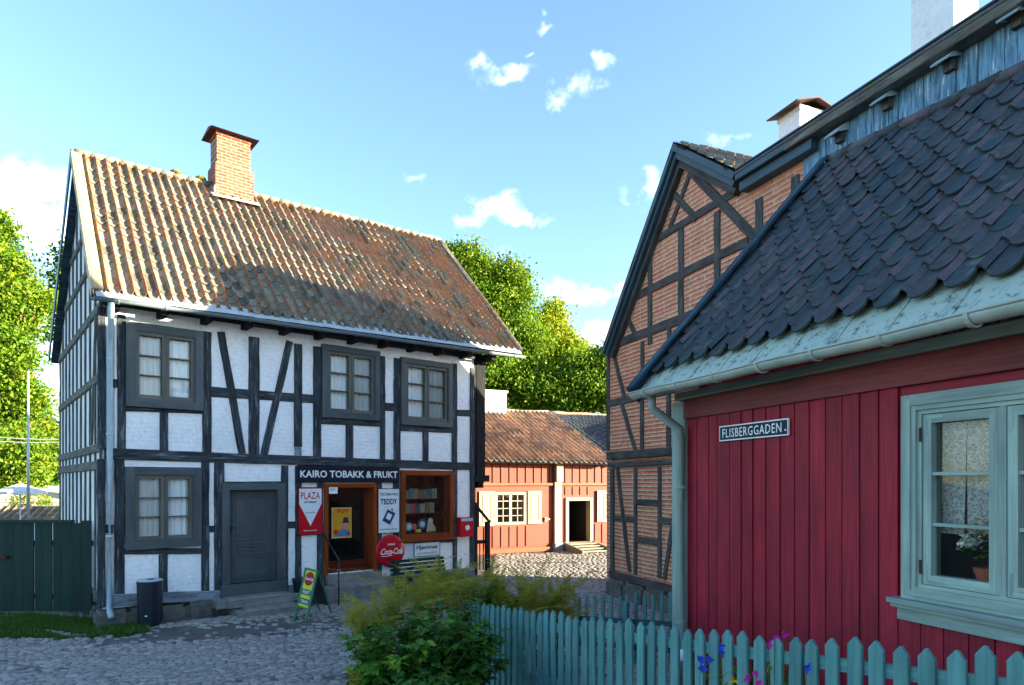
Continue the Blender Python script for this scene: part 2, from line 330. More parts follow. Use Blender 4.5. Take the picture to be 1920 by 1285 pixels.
def m_glass(name='window_glass', refl=.05):
    m, t, b, o = newmat(name); t.nodes.remove(b)
    tr = t.nodes.new('ShaderNodeBsdfTransparent'); tr.inputs[0].default_value = (.97, .99, .98, 1)
    gl = t.nodes.new('ShaderNodeBsdfGlossy'); gl.inputs['Roughness'].default_value = .02
    fr = t.nodes.new('ShaderNodeFresnel'); fr.inputs[0].default_value = 1.5
    v = coords(t); f = tex(t, v, 2.2, 2, .5); bn = t.nodes.new('ShaderNodeBump'); bn.inputs['Distance'].default_value = .012; bn.inputs['Strength'].default_value = .6; t.links.new(f, bn.inputs['Height'])
    t.links.new(bn.outputs[0], gl.inputs['Normal'])
    mx = t.nodes.new('ShaderNodeMixShader'); t.links.new(fr.outputs[0], mx.inputs[0]); t.links.new(tr.outputs[0], mx.inputs[1]); t.links.new(gl.outputs[0], mx.inputs[2]); t.links.new(mx.outputs[0], o.inputs[0]); return m
M['glass'] = m_glass()
def m_cloth(name, c, lace=0):
    m, t, b, o = newmat(name); t.nodes.remove(b)
    d = t.nodes.new('ShaderNodeBsdfDiffuse'); tl = t.nodes.new('ShaderNodeBsdfTranslucent'); tr = t.nodes.new('ShaderNodeBsdfTransparent')
    d.inputs[0].default_value = (*c, 1); tl.inputs[0].default_value = (*c, 1)
    a = t.nodes.new('ShaderNodeMixShader'); a.inputs[0].default_value = .12; t.links.new(d.outputs[0], a.inputs[1]); t.links.new(tl.outputs[0], a.inputs[2])
    fin = t.nodes.new('ShaderNodeMixShader'); t.links.new(tr.outputs[0], fin.inputs[1]); t.links.new(a.outputs[0], fin.inputs[2])
    if lace:
        v = coords(t, 'grain', (1, 1, 1)); vo = t.nodes.new('ShaderNodeTexVoronoi'); vo.inputs['Scale'].default_value = 38; vo.feature = 'DISTANCE_TO_EDGE'
        t.links.new(v, vo.inputs['Vector']); f = tex(t, v, 22, 4, .6, 2.0)
        ml = t.nodes.new('ShaderNodeMath'); ml.operation = 'MULTIPLY_ADD'; t.links.new(vo.outputs['Distance'], ml.inputs[0]); ml.inputs[1].default_value = -1.6; t.links.new(f, ml.inputs[2])
        r = ramp(t, [(.25, (.45, .45, .45)), (.44, (.85, .85, .85))]); t.links.new(ml.outputs[0], r.inputs[0]); t.links.new(r.outputs[0], fin.inputs[0])
    else: fin.inputs[0].default_value = .96
    t.links.new(fin.outputs[0], o.inputs[0]); return m
M['curtain'] = m_cloth('white_curtain', (.92, .94, .95)); M['lace'] = m_cloth('lace_curtain', (.66, .72, .70), 1)
def m_leaf(name, cols, trans=.35, rough=.55):
    m, t, b, o = newmat(name)
    r = ramp(t, [(i / (len(cols) - 1), c) for i, c in enumerate(cols)]); t.links.new(attr(t), r.inputs[0]); t.links.new(r.outputs[0], b.inputs['Base Color'])
    b.inputs['Roughness'].default_value = rough; b.inputs['Specular IOR Level'].default_value = .25
    tl = t.nodes.new('ShaderNodeBsdfTranslucent'); t.links.new(r.outputs[0], tl.inputs[0])
    mx = t.nodes.new('ShaderNodeMixShader'); mx.inputs[0].default_value = trans; t.links.new(b.outputs[0], mx.inputs[1]); t.links.new(tl.outputs[0], mx.inputs[2]); t.links.new(mx.outputs[0], o.inputs[0]); return m
M['leaf_sun'] = m_leaf('maple_foliage', [(.05, .135, .008), (.11, .225, .010), (.17, .27, .012), (.25, .29, .016)], .4)
M['leaf_orange'] = m_leaf('turning_foliage', [(.07, .17, .010), (.22, .34, .012), (.36, .38, .015), (.40, .27, .02)], .4)
M['leaf_deep'] = m_leaf('dark_foliage', [(.03, .09, .012), (.06, .15, .015), (.12, .20, .02)], .35)
M['leaf_shrub'] = m_leaf('shrub_foliage', [(.025, .09, .014), (.05, .16, .018), (.10, .24, .02), (.20, .34, .03)], .35)
M['plume'] = m_leaf('olive_seedhead', [(.26, .27, .02), (.38, .36, .04), (.44, .38, .08), (.30, .33, .03)], .5, .8)
M['stalk'] = m_plain('green_stalk', (.07, .09, .02), .7)
M['bark'] = m_noise('tree_bark', (.06, .045, .03), (.14, .10, .07), None, 6, (1, 1, .25), .95, .02, 18)
M['grass'] = m_leaf('grass_blades', [(.02, .075, .008), (.045, .14, .012), (.11, .19, .02)], .3)
M['hill'] = m_noise('wooded_hill', (.02, .05, .02), (.05, .09, .03), None, .3, (1, 1, 1), .95, .3, .8)
def flat(name, c, rough=.35): 
    if name not in M: M[name] = m_plain(name, c, rough)
    return M[name]

# ------------------------------------------------------------------ ground
def gz(x, y):
    t = min(max((9.5 - y) / 7.0, 0), 1)
    ss = lambda a, b, v: (lambda q: q * q * (3 - 2 * q))(min(max((v - a) / (b - a), 0), 1))
    return .95 * t ** 1.15 - .10 * ss(8.0, 11.5, y) * (1 - .75 * ss(15.5, 20, y)) * ss(-9.6, -7.6, x)
def ground():
    xs = sorted(set([-400, -250, -150, -90, -60, -40, -30] + [i * .75 for i in range(-28, 29)] + [30, 40, 60, 90, 150, 250, 400]))
    ys = sorted(set([-400, -250, -150, -90, -60, -40, -30, -20] + [i * .5 for i in range(-20, 70)] + [40, 50, 60, 90, 150, 250, 400, 600]))
    v = []; nx = len(xs)
    for y in ys:
        for x in xs: v.append((x, y, gz(x, y) + .015 * mnoise.noise((x * .5, y * .5, 0)) - .012))
    f = [(j * nx + i, j * nx + i + 1, (j + 1) * nx + i + 1, (j + 1) * nx + i) for j in range(len(ys) - 1) for i in range(nx - 1)]
    raw('ground', v, f, M['dirt'], smooth=True, kind='structure')
ground()
def cobbles(name, x0, x1, y0, y1, sx, sy, ang, seed, keep, inside, mat):
    g = np.random.default_rng(seed); ca, sa = math.cos(ang), math.sin(ang); V = []; Fc = []; T = []
    R0 = 8; base = 0; y = y0; row = 0
    th = np.arange(R0) * 2 * math.pi / R0 + math.pi / R0
    sq = np.stack([np.sign(np.cos(th)) * np.abs(np.cos(th)) ** .45, np.sign(np.sin(th)) * np.abs(np.sin(th)) ** .45], 1)
    while y < y1:
        x = x0 + g.random() * sx; h = sy * (0.85 + .3 * g.random())
        while x < x1:
            wd = sx * (0.7 + .6 * g.random())
            cx, cy = x + wd / 2, y + h / 2; X = cx * ca - cy * sa; Y = cx * sa + cy * ca + .05 * math.sin(X * .8 + 1)
            x += wd
            if not inside(X, Y) or mnoise.noise((X * .55, Y * .9, seed)) + .25 * g.random() > keep: continue
            z = gz(X, Y) + .004 * g.standard_normal() + .012 * mnoise.noise((X, Y, 3)); tilt = g.normal(0, .035, 2)
            a = sq * np.array([wd * .48, h * .47]) * (1 + g.normal(0, .04, (R0, 1)))
            r1 = np.column_stack([a, np.full(R0, -.03)]); b = a * .82; r2 = np.column_stack([b, .009 + b @ tilt]); r3 = np.column_stack([a * .45, np.full(R0, .0120) + (a * .45) @ tilt])
            L3 = np.concatenate([r1, r2, r3, [[0, 0, .0125]]]); P = np.empty_like(L3)
            P[:, 0] = L3[:, 0] * ca - L3[:, 1] * sa + X; P[:, 1] = L3[:, 0] * sa + L3[:, 1] * ca + Y; P[:, 2] = L3[:, 2] + z
            V.append(P); T.append(np.full(25, g.random()))
            for k in range(R0):
                k2 = (k + 1) % R0
                Fc.append((base + k, base + k2, base + 8 + k2)); Fc.append((base + k, base + 8 + k2, base + 8 + k))
                Fc.append((base + 8 + k, base + 8 + k2, base + 16 + k2)); Fc.append((base + 8 + k, base + 16 + k2, base + 16 + k))
                Fc.append((base + 16 + k, base + 16 + k2, base + 24))
            base += 25
        y += h; row += 1
    return raw(name, np.concatenate(V), np.array(Fc), mat, tint=np.concatenate(T), smooth=True, kind='stuff', label='worn grey cobblestones paving the lane', cat='cobblestones')
def in_street(X, Y):
    if Y > 23.6 + (X + 1.38) * .485: return False
    k = (X + 7.66) * .637 - (Y - 12.3) * .77        # distance in front of the shop front
    k2 = -(X + 7.66) * .77 - (Y - 12.3) * .637      # distance left of the gable
    if k < .42 and k2 < .1 and X < -.6: return False
    d = (X - 2.34) * -.932 + (Y - 16) * -.363       # in front of the brick facade
    if d < .1 and Y < 16.3: return False
    if Y > 16.2 and X > 2.3 + (Y - 16) * .1 + 4: return False
    e = ((X + 5.0) / 2.6) ** 2 + ((Y - 12.0 - (X + 5.2) * .35) / .95) ** 2 + .7 * mnoise.noise((X * 1.7, Y * 2.2, 4)) + 1.5 * mnoise.noise((X * 9, Y * 11, 4))
    if e < .7: return False
    return X < 4.5 and abs(X / Y) < .95
c1 = cobbles('cobblestones', -16, 8, 5.5, 17.5, .135, .064, R(2.5), 11, .56, lambda X, Y: in_street(X, Y) and Y < 16.6, M['cobble'])
c2 = cobbles('cobblestones', -10, 12, 16.0, 27, .17, .13, R(3), 12, .60, lambda X, Y: in_street(X, Y) and Y >= 16.6, M['cobble_pale'])
c2['label'] = 'rounded cobblestones of the sunlit yard beyond the lane'; c1['label'] = 'small shaded cobblestones paving the lane before the shop'
# ------------------------------------------------------------------ builders
def wall_holes(mb, fr, u0, u1, z0, z1, holes, th, o=0.0):
    us = sorted(set([u0, u1] + [h[0] for h in holes] + [h[1] for h in holes])); zs = sorted(set([z0, z1] + [h[2] for h in holes] + [h[3] for h in holes]))
    for i in range(len(us) - 1):
        for j in range(len(zs) - 1):
            a, b, c, d = us[i], us[i + 1], zs[j], zs[j + 1]; mu, mz = (a + b) / 2, (c + d) / 2
            if any(h[0] < mu < h[1] and h[2] < mz < h[3] for h in holes): continue
            mb.add([fr.P(a, c, o), fr.P(b, c, o), fr.P(b, d, o), fr.P(a, d, o)], [(0, 1, 2, 3)])
            mb.add([fr.P(a, c, o - th), fr.P(b, c, o - th), fr.P(b, d, o - th), fr.P(a, d, o - th)], [(0, 1, 2, 3)])
    for h in holes:
        a, b, c, d = h
        for q in (((a, c), (a, d)), ((b, c), (b, d)), ((a, c), (b, c)), ((a, d), (b, d))):
            mb.add([fr.P(*q[0], o), fr.P(*q[1], o), fr.P(*q[1], o - th), fr.P(*q[0], o - th)], [(0, 1, 2, 3)])

def timber_q(fr, q, o0, o1, mat, name, parent, jit=.007, ch=.014):
    """Hewn timber from four (u,z) corners."""
    q = [Vector((a, b)) for a, b in q]
    if (q[1] - q[0]).length < (q[3] - q[0]).length: q = [q[0], q[3], q[2], q[1]]
    ln = (q[1] - q[0]).length; n = max(2, int(ln / .3)); mb = MB(); vs = []; fs = []; gr = []; sd_ = rng.random() * 50
    for i in range(n + 1):
        t = i / n; a = q[0].lerp(q[1], t); b = q[3].lerp(q[2], t); ac = (b - a).normalized()
        j = jit * (.3 if i in (0, n) else 1)
        a = a + ac * rng.uniform(-j, j); b = b + ac * rng.uniform(-j, j); w_ = (b - a).length
        for pt, o in ((a, o0), (a, o1 - ch), (a + ac * ch, o1), (b - ac * ch, o1), (b, o1 - ch), (b, o0)):
            vs.append(fr.P(pt.x, pt.y, o + (rng.uniform(-.003, .003) if o != o0 else 0)))
        d = ln * t; gr += [(d, -.1 + 0, sd_), (d, 0, sd_), (d, ch, sd_), (d, w_ - ch, sd_), (d, w_, sd_), (d, w_ + .1, sd_)]
    for i in range(n):
        for k in range(5): fs.append((i * 6 + k, i * 6 + k + 1, i * 6 + 7 + k, i * 6 + 6 + k))
    fs.append(tuple(range(6))); fs.append(tuple(n * 6 + k for k in range(6))[::-1])
    mb.add(vs, fs, gr, rng.random()); return mb.build(name, mat, parent)
def timber_px(fr, pts, o1, mat, name, parent, o0=-.05, jit=.007):
    return timber_q(fr, [fr.px(x, y, o1) for x, y in pts], o0, o1, mat, name, parent, jit)
def post(fr, x0, x1, y0, y1, o1, mat, parent, name='post'):
    a = fr.px(x0, (y0 + y1) / 2, o1)[0]; b = fr.px(x1, (y0 + y1) / 2, o1)[0]; m = (x0 + x1) / 2
    zt = fr.px(m, y0, o1)[1]; zb = fr.px(m, y1, o1)[1]
    return timber_q(fr, [(a, zb), (b, zb), (b, zt), (a, zt)], -.05, o1, mat, name, parent)
def brace_px(fr, p0, p1, wm, o1, mat, parent, name='brace'):
    a = Vector(fr.px(*p0, o1)); b = Vector(fr.px(*p1, o1)); d = (b - a).normalized(); n = Vector((-d.y, d.x)) * wm / 2
    return timber_q(fr, [a - n, b - n, b + n, a + n], -.05, o1, mat, name, parent)
def ring(mb, fr, u0, u1, z0, z1, l, r, t, b, o0, o1):
    mb.box(fr, u0, u0 + l, z0, z1, o0, o1); mb.box(fr, u1 - r, u1, z0, z1, o0, o1)
    mb.box(fr, u0 + l, u1 - r, z1 - t, z1, o0, o1); mb.box(fr, u0 + l, u1 - r, z0, z0 + b, o0, o1)
def room(fr, u0, u1, z0, z1, o0, dep, mat, parent, name='room_lining'):
    mb = MB(); P = fr.P; p = [P(u0, z0, o0), P(u1, z0, o0), P(u1, z1, o0), P(u0, z1, o0), P(u0, z0, o0 - dep), P(u1, z0, o0 - dep), P(u1, z1, o0 - dep), P(u0, z1, o0 - dep)]
    mb.add(p, [(4, 5, 6, 7), (0, 1, 5, 4), (3, 2, 6, 7), (0, 3, 7, 4), (1, 2, 6, 5)]); return mb.build(name, mat, parent)
def curtain(fr, u0, u1, z0, z1, o, mat, parent, folds=5, amp=.02, name='curtain', slant=0.0):
    n = folds * 8; vs = []; fs = []; gr = []
    for j, z in enumerate((z0, (z0 + z1) / 2, z1)):
        for i in range(n + 1):
            t = i / n; u = u0 + (u1 - u0) * t * (1 - slant * (1 - j / 2)); vs.append(fr.P(u, z, o + amp * math.sin(t * folds * 6.283 + .6 * math.sin(t * 9) + j * .3))); gr.append((u, z, 0))
    for j in range(2):
        for i in range(n): fs.append((j * (n + 1) + i, j * (n + 1) + i + 1, (j + 1) * (n + 1) + i + 1, (j + 1) * (n + 1) + i))
    mb = MB(); mb.add(vs, fs, gr); return mb.build(name, mat, parent, smooth=True)
def casement(fr, u0, u1, z0, z1, parent, fw=.13, proud=.07, curt=1, label=None, casem=None, sashm=None, rows=3, dep=.7, sag=0):
    cm_ = casem or M['grey_paint']; sm = sashm or M['sash']
    mb = MB(); ring(mb, fr, u0, u1, z0, z1, fw, fw, fw, fw * 1.05, -.10, proud)
    ring(mb, fr, u0 + fw, u1 - fw, z0 + fw, z1 - fw, .022, .022, .022, .022, -.10, proud - .018)
    wdw = mb.build('window', cm_, parent)
    if label: wdw['label'] = label
    a, b, c, d = u0 + fw + .024, u1 - fw - .024, z0 + fw + .024, z1 - fw - .024; mid = (a + b) / 2
    for s0, s1 in ((a, mid - .012), (mid + .012, b)):
        sw = .055; q = MB(); ring(q, fr, s0, s1, c, d, sw, sw, sw, sw * 1.2, -.06, proud - .034)
        gi = (d - sw - c - sw * 1.2)
        for k in range(1, rows):
            zz = c + sw * 1.2 + gi * k / rows; q.box(fr, s0 + sw, s1 - sw, zz - .011, zz + .011, -.05, proud - .045)
        q.build('sash', sm, wdw)
        g = MB(); g.add([fr.P(s0 + sw, c + sw, -.012), fr.P(s1 - sw, c + sw, -.012), fr.P(s1 - sw, d - sw, -.012), fr.P(s0 + sw, d - sw, -.012)], [(0, 1, 2, 3)]); g.build('pane', M['glass'], wdw)
    mm = MB(); mm.box(fr, mid - .012, mid + .012, c, d, -.06, proud - .046); mm.build('mullion', sm, wdw)
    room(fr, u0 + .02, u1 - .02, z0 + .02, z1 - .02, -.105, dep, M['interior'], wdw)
    if curt:
        curtain(fr, a, mid - .02, c, d, -.055, M['curtain'], wdw, 5, .022); curtain(fr, mid + .02, b, c, d, -.055, M['curtain'], wdw, 4, .022)
    return wdw
def roof_tiles(name, A, B, C, D, nc, nr, roll, scal, lift, mat, parent, jit=.004, seed=1, clipf=None, sag=.02, rw=.075):
    g = np.random.default_rng(seed); A, B, C, D = [np.array(p, float) for p in (A, B, C, D)]
    nrm = np.cross(B - A, D - A); nrm /= np.linalg.norm(nrm)
    if nrm[2] < 0: nrm = -nrm
    S = np.array([0, .10, .22, .36, .50, .62, .72, .78, .83, .87, .91, .96, 1.0, 1.04])
    H = np.where(S < .74, -.3 * roll * np.sin(np.pi * np.clip(S / .74, 0, 1)), 0) + roll * np.exp(-(np.abs(S - .87) / rw) ** 2.0)
    TS = np.clip((S - (.92 - 1.6 * rw)) / .05, 0, 1)
    sc_ = scal * np.where(S < .78, np.sin(np.pi * np.clip(S / .78, 0, 1)) ** .6, 0) - scal * .2 * np.exp(-((S - .88) / .10) ** 2)
    V = []; Fc = []; T = []; K = len(S); base = 0
    for c in range(nc):
        du = g.normal(0, .010) / nc
        for r in range(nr):
            if clipf and not clipf((c + .5) / nc, (r + .5) / nr): continue
            u = (c + S) / nc + du + g.normal(0, .010) / nc
            tw = g.normal(0, .008) / nr; lf = lift * (1 + .22 * g.standard_normal())
            rows = []
            for k, (vv, hh) in enumerate(((r, lf - .020), (r, lf), (r + .5, lf * .55), (r + 1.12, 0.0))):
                v = vv / nr + (-(sc_) / nr if k < 2 else 0) + tw * S; v = np.maximum(v, -.5 / nr); v = np.minimum(v, 1.004)
                p = ((1 - u) * (1 - v))[:, None] * A + (u * (1 - v))[:, None] * B + (u * v)[:, None] * C + ((1 - u) * v)[:, None] * D
                hx = H + hh + g.normal(0, jit) * .5
                sg = sag * mnoise.noise((c * .16 + seed, r * .22, seed))
                rows.append(p + nrm[None] * (hx + sg)[:, None])
            V += rows
            for k in range(3):
                for i in range(K - 1): Fc.append((base + k * K + i, base + k * K + i + 1, base + (k + 1) * K + i + 1, base + (k + 1) * K + i))
            tt = min(max(.5 + .25 * g.standard_normal() + .35 * mnoise.noise((c * .3, r * .3, seed)), 0), 1); T.append(np.tile(tt * .45 + TS * (.18 + .5 * min(max(.5 + .3 * g.standard_normal(), 0), 1)), 4)); base += 4 * K
    o = raw(name, np.concatenate(V), np.array(Fc), mat, parent, np.concatenate(T), smooth=False)
    # soft along the roll, crisp at the lips
    o.data.shade_smooth()
    try:
        o.data.set_sharp_from_angle(angle=R(50))
    except Exception: pass
    return o
def slab(pts, th, name, mat, parent, up=True):
    pts = [Vector(p) for p in pts]; n = (pts[1] - pts[0]).cross(pts[-1] - pts[0]).normalized()
    if n.z < 0: n = -n
    mb = MB(); m = len(pts); vs = pts + [p - n * th for p in pts]
    mb.add(vs, [tuple(range(m)), tuple(range(2 * m - 1, m - 1, -1))] + [(i, (i + 1) % m, (i + 1) % m + m, i + m) for i in range(m)], [(p.x, p.z, 0) for p in vs]); return mb.build(name, mat, parent)
def bar3(p, q, wdt, hgt, upv, mb):
    """Board between two 3D points: wdt along (dir x up), hgt along up."""
    p, q, upv = Vector(p), Vector(q), Vector(upv).normalized(); d = (q - p).normalized(); s = d.cross(upv).normalized() * wdt / 2; h = d.cross(s).normalized() * hgt / 2
    ln = (q - p).length; rr = rng.random() * 9
    v = [p - s - h, p + s - h, p + s + h, p - s + h, q - s - h, q + s - h, q + s + h, q - s + h]
    g = [(0, 0, rr), (0, wdt, rr), (0, wdt + hgt, rr), (0, hgt, rr), (ln, 0, rr), (ln, wdt, rr), (ln, wdt + hgt, rr), (ln, hgt, rr)]
    mb.hexa(v, None, g)
def text(s, fr, u, z, wid, hgt, o, mat, parent, name='lettering', bold=.02, ext=.0015, shear=0, rot=0, spacing=1.0):
    cu = bpy.data.curves.new('t', 'FONT'); cu.body = s; cu.size = 1; cu.offset = bold; cu.extrude = .5; cu.shear = shear; cu.space_character = spacing
    cu.align_x = 'LEFT'; cu.resolution_u = 2; ob = bpy.data.objects.new('t', cu); COL.objects.link(ob)
    dg = bpy.context.evaluated_depsgraph_get(); me = bpy.data.meshes.new_from_object(ob.evaluated_get(dg)); bpy.data.objects.remove(ob)
    co = np.array([v.co[:] for v in me.vertices]); mn = co.min(0); mxx = co.max(0); ctr = (mn + mxx) / 2
    ca, sa = math.cos(rot), math.sin(rot)
    for v in me.vertices:
        x = (v.co.x - ctr[0]) / (mxx[0] - mn[0]) * wid; y = (v.co.y - ctr[1]) / (mxx[1] - mn[1]) * hgt
        v.co = fr.P(u + x * ca - y * sa, z + x * sa + y * ca, o + (ext if v.co.z > 0 else 0))
    me.materials.clear(); me.materials.append(mat); x = bpy.data.objects.new(name, me); COL.objects.link(x); x.parent = parent; return x
def disc(fr, u, z, r, o0, o1, mat, parent, name, n=28, rz=None, dome=0):
    mb = MB(); rz = rz or r; vs = []; fs = []
    rings = [(1, o0), (1, o1 - dome * .3), (.93, o1)] + ([(.7, o1 + dome * .5), (.35, o1 + dome)] if dome else [])
    for k, oo in rings:
        for i in range(n): vs.append(fr.P(u + r * k * math.cos(i * 6.2832 / n), z + rz * k * math.sin(i * 6.2832 / n), oo))
    for k in range(len(rings) - 1):
        for i in range(n): fs.append((k * n + i, k * n + (i + 1) % n, (k + 1) * n + (i + 1) % n, (k + 1) * n + i))
    fs.append(tuple((len(rings) - 1) * n + i for i in range(n))); mb.add(vs, fs); return mb.build(name, mat, parent, smooth=bool(dome))
def polyp(fr, pts, o, mat, parent, name, ext=.002):
    mb = MB(); mb.poly(fr, pts, o - .001, o + ext); return mb.build(name, mat, parent)
def downpipe(name, pts, r, mat, parent, straps=()):
    mb = MB(); mb.tube(pts, r, 12); p = mb.build(name, mat, parent, smooth=True)
    for s in straps:
        q = MB(); c = Vector(s); q.lathe(c, [(r + .003, -.02), (r + .011, -.018), (r + .011, .018), (r + .003, .02)], 14); q.build('pipe_collar', mat, p)
    return p
def gutter(name, P0, P1, r, out, mat, parent, n_br=0):
    """Open half-round gutter with a beaded rim."""
    P0, P1 = Vector(P0), Vector(P1); out = Vector(out).normalized(); K = 9; vs = []; fs = []; L_ = (P1 - P0).length; seg = 14
    for i in range(seg + 1):
        c = P0.lerp(P1, i / seg) + Vector((0, 0, .006 * math.sin(i * 1.9)))
        for rr in (r, r - .006):
            for k in range(K):
                a = math.pi * k / (K - 1); vs.append(c - out * rr * math.cos(a) + Vector((0, 0, -rr * math.sin(a))))
    for i in range(seg):
        for s in range(2):
            for k in range(K - 1):
                b = i * 2 * K + s * K + k; fs.append((b, b + 1, b + 1 + 2 * K, b + 2 * K))
        for k in (0, K - 1): b = i * 2 * K + k; fs.append((b, b + K, b + 3 * K, b + 2 * K))
    fs.append(tuple(range(K))); fs.append(tuple(seg * 2 * K + k for k in range(K)))
    mb = MB(); mb.add(vs, fs); g = mb.build(name, mat, parent, smooth=True)
    rim = MB(); rim.tube([P0.lerp(P1, i / seg) + out * r + Vector((0, 0, .006 * math.sin(i * 1.9) + .003)) for i in range(seg + 1)], .010, 8); rim.build('rim', mat, g, smooth=True)
    for i in range(n_br):
        c = P0.lerp(P1, (i + .5) / n_br); d = (P1 - P0).normalized(); q = MB(); K2 = 9
        vs = []; fs = []
        for e in (-.014, .014):
            for rr in (r + .001, r + .012):
                for k in range(K2):
                    a = math.pi * k / (K2 - 1); vs.append(c + d * e - out * rr * math.cos(a) + Vector((0, 0, -rr * math.sin(a))))
        for k in range(K2 - 1):
            fs += [(k, k + 1, K2 + k + 1, K2 + k), (2 * K2 + k, 2 * K2 + k + 1, 3 * K2 + k + 1, 3 * K2 + k), (K2 + k, K2 + k + 1, 3 * K2 + k + 1, 3 * K2 + k)]
        q.add(vs, fs); q.build('gutter_bracket', mat, g)
    return g

# ================================================================== shop house
shop = thing('timbered_house', 'white plastered two-storey house with black timbers, clay tiled roof and a tobacco shop', 'house')
S = FS
ZW = 6.12; UW = 8.6
def sp(x, y, o=0.0): return S.px(x, y, o)
win_up = [((237, 613), (380, 764)), ((604, 652), (712, 780)), ((752, 678), (848, 794))]
def wrect(p, q, o=.07):
    (xa, ya), (xb, yb) = p, q; ua = sp(xa, 700, o)[0]; ub = sp(xb, 700, o)[0]; xm = (xa + xb) / 2
    return ua, ub, sp(xm, yb, o)[1], sp(xm, ya, o)[1]
W1 = wrect((236, 612), (381, 766)); W2 = wrect((604, 652), (712, 786)); W3 = wrect((752, 676), (848, 799)); W4 = wrect((235, 876), (378, 1028))
W1 = (*W1[:3], min(W1[3], ZW - .08)); W2 = (*W2[:3], min(W2[3], ZW - .1)); W3 = (*W3[:3], min(W3[3], ZW - .1))
DR = (sp(427, 1000)[0], sp(520, 1000)[0], sp(474, 1092)[1], sp(474, 917)[1])
SD = (sp(612, 1000)[0], sp(700, 1000)[0], sp(656, 1072)[1], sp(656, 912)[1])
SW = (sp(752, 950)[0], sp(848, 950)[0], sp(800, 1008)[1], sp(800, 884)[1])
def inset(r, d): return (r[0] + d, r[1] - d, r[2] + d, r[3] - d)
mb = MB(); wall_holes(mb, S, 0, UW, .23, ZW + .05, [inset(W1, .09), inset(W2, .09), inset(W3, .09), inset(W4, .09), DR, SD, inset(SW, .03)], .24)
# back and right walls, plain
FSb = Frame(S.o.x - .637 * 7.3, S.o.y + .77 * 7.3, .77, .637); mb.box(FSb, 0, UW, .28, ZW, -.2, 0)
mb.build('wall', M['plaster'], shop)
T = M['timber']; OT = .032
up = [(203, 0)]
# posts: (x0,x1,top,bottom)
for x0, x1, y0, y1 in [(183, 199, 575, 842), (220, 236, 590, 842), (380, 397, 622, 848), (467, 487, 632, 852), (552, 567, 645, 838), (588, 603, 650, 858),
                       (713, 723, 668, 864), (739, 752, 672, 866), (848, 858, 682, 870), (882, 890, 690, 872)]:
    post(S, x0, x1, y0, y1, OT, T, shop)
post(S, 553, 566, 838, 856, OT + .006, M['timber_pale'], shop)
for x0, x1, y0, y1 in [(300, 316, 772, 848), (649, 663, 796, 862), (793, 804, 808, 868)]: post(S, x0, x1, y0, y1, OT, T, shop, 'stud')
for a, b, c, d in [((415, 622), (455, 851), 0, 0), ((544, 640), (496, 852), 0, 0)]: brace_px(S, a, b, .155, OT + .004, T, shop)
def rail(x0, x1, a0, a1, b0, b1, o=OT - .003, name='rail', mat=None, jit=.006): return timber_px(S, [(x0, a1), (x1, b1), (x1, b0), (x0, a0)], o, mat or T, name, shop, jit=jit)
rail(203, 220, 711, 727, 711, 727); rail(397, 588, 725, 744, 740, 756); rail(723, 739, 755, 770, 756, 771); rail(858, 882, 768, 780, 769, 781)
rail(236, 380, 762, 771, 766, 776, .036); rail(603, 713, 781, 795, 787, 800, .036); rail(752, 848, 796, 808, 802, 812, .036)
rail(196, 890, 840, 861, 868, 882, .045, 'floor_beam')
# lower storey
for x0, x1, y0, y1 in [(183, 198, 861, 1140), (215, 234, 862, 1117), (378, 393, 866, 1110), (402, 421, 868, 1108), (528, 541, 873, 1104), (554, 566, 874, 1100), (595, 607, 876, 1095),
                       (705, 717, 880, 1085), (738, 750, 880, 1082), (850, 858, 880, 1072), (882, 890, 880, 1068)]: post(S, x0, x1, y0, y1, OT, T, shop)
post(S, 298, 315, 1040, 1114, OT, T, shop, 'stud')
rail(198, 215, 984, 1000, 984, 1000); rail(393, 402, 986, 998, 986, 998); rail(541, 554, 978, 991, 978, 991); rail(234, 378, 1028, 1040, 1028, 1039, .036)
rail(750, 850, 1010, 1020, 1007, 1017, .036); rail(421, 528, 903, 909, 903, 909, .03)
rail(200, 417, 1115, 1139, 1107, 1124, .05, 'sill_beam', M['timber_pale']); rail(706, 890, 1082, 1096, 1064, 1076, .05, 'sill_beam', M['timber_pale']); rail(541, 606, 1098, 1113, 1092, 1106, .05, 'sill_beam', M['timber_pale'])
# foundation stones
def stones(fr, u0, u1, z0, z1, o0, o1, n, name, parent, mat, hv=.04):
    mb = MB(); u = u0
    for i in range(n):
        wv_ = (u1 - u0) / n; bm = bmesh.new(); bmesh.ops.create_cube(bm, size=1); bmesh.ops.bevel(bm, geom=bm.edges[:], offset=.12, segments=2, affect='EDGES')
        wj = wv_ * rng.uniform(.92, 1.08); hz = (z1 - z0) * rng.uniform(1 - hv, 1 + hv); vs = []
        for v in bm.verts:
            k = v.co; n_ = mnoise.noise((k.x * 2 + i * 7, k.y * 2, k.z * 2)) * .05
            vs.append(fr.P(u0 + wv_ * (i + .5) + k.x * wj, z0 + hz * (k.z + .5), (o0 + o1) / 2 + k.y * (o1 - o0) + n_))
        bm.verts.index_update(); fs = [tuple(v.index for v in f.verts) for f in bm.faces]; mb.add(vs, fs); bm.free()
    return mb.build(name, mat, parent, smooth=False)
stones(S, -.1, 8.65, -.38, .19, -.3, .12, 17, 'foundation', shop, M['stone'])
# windows
casement(S, *W1, shop, fw=.15, proud=.10); casement(S, *W2, shop, fw=.13, proud=.10); casement(S, *W3, shop, fw=.13, proud=.10); casement(S, *W4, shop, fw=.15, proud=.09)
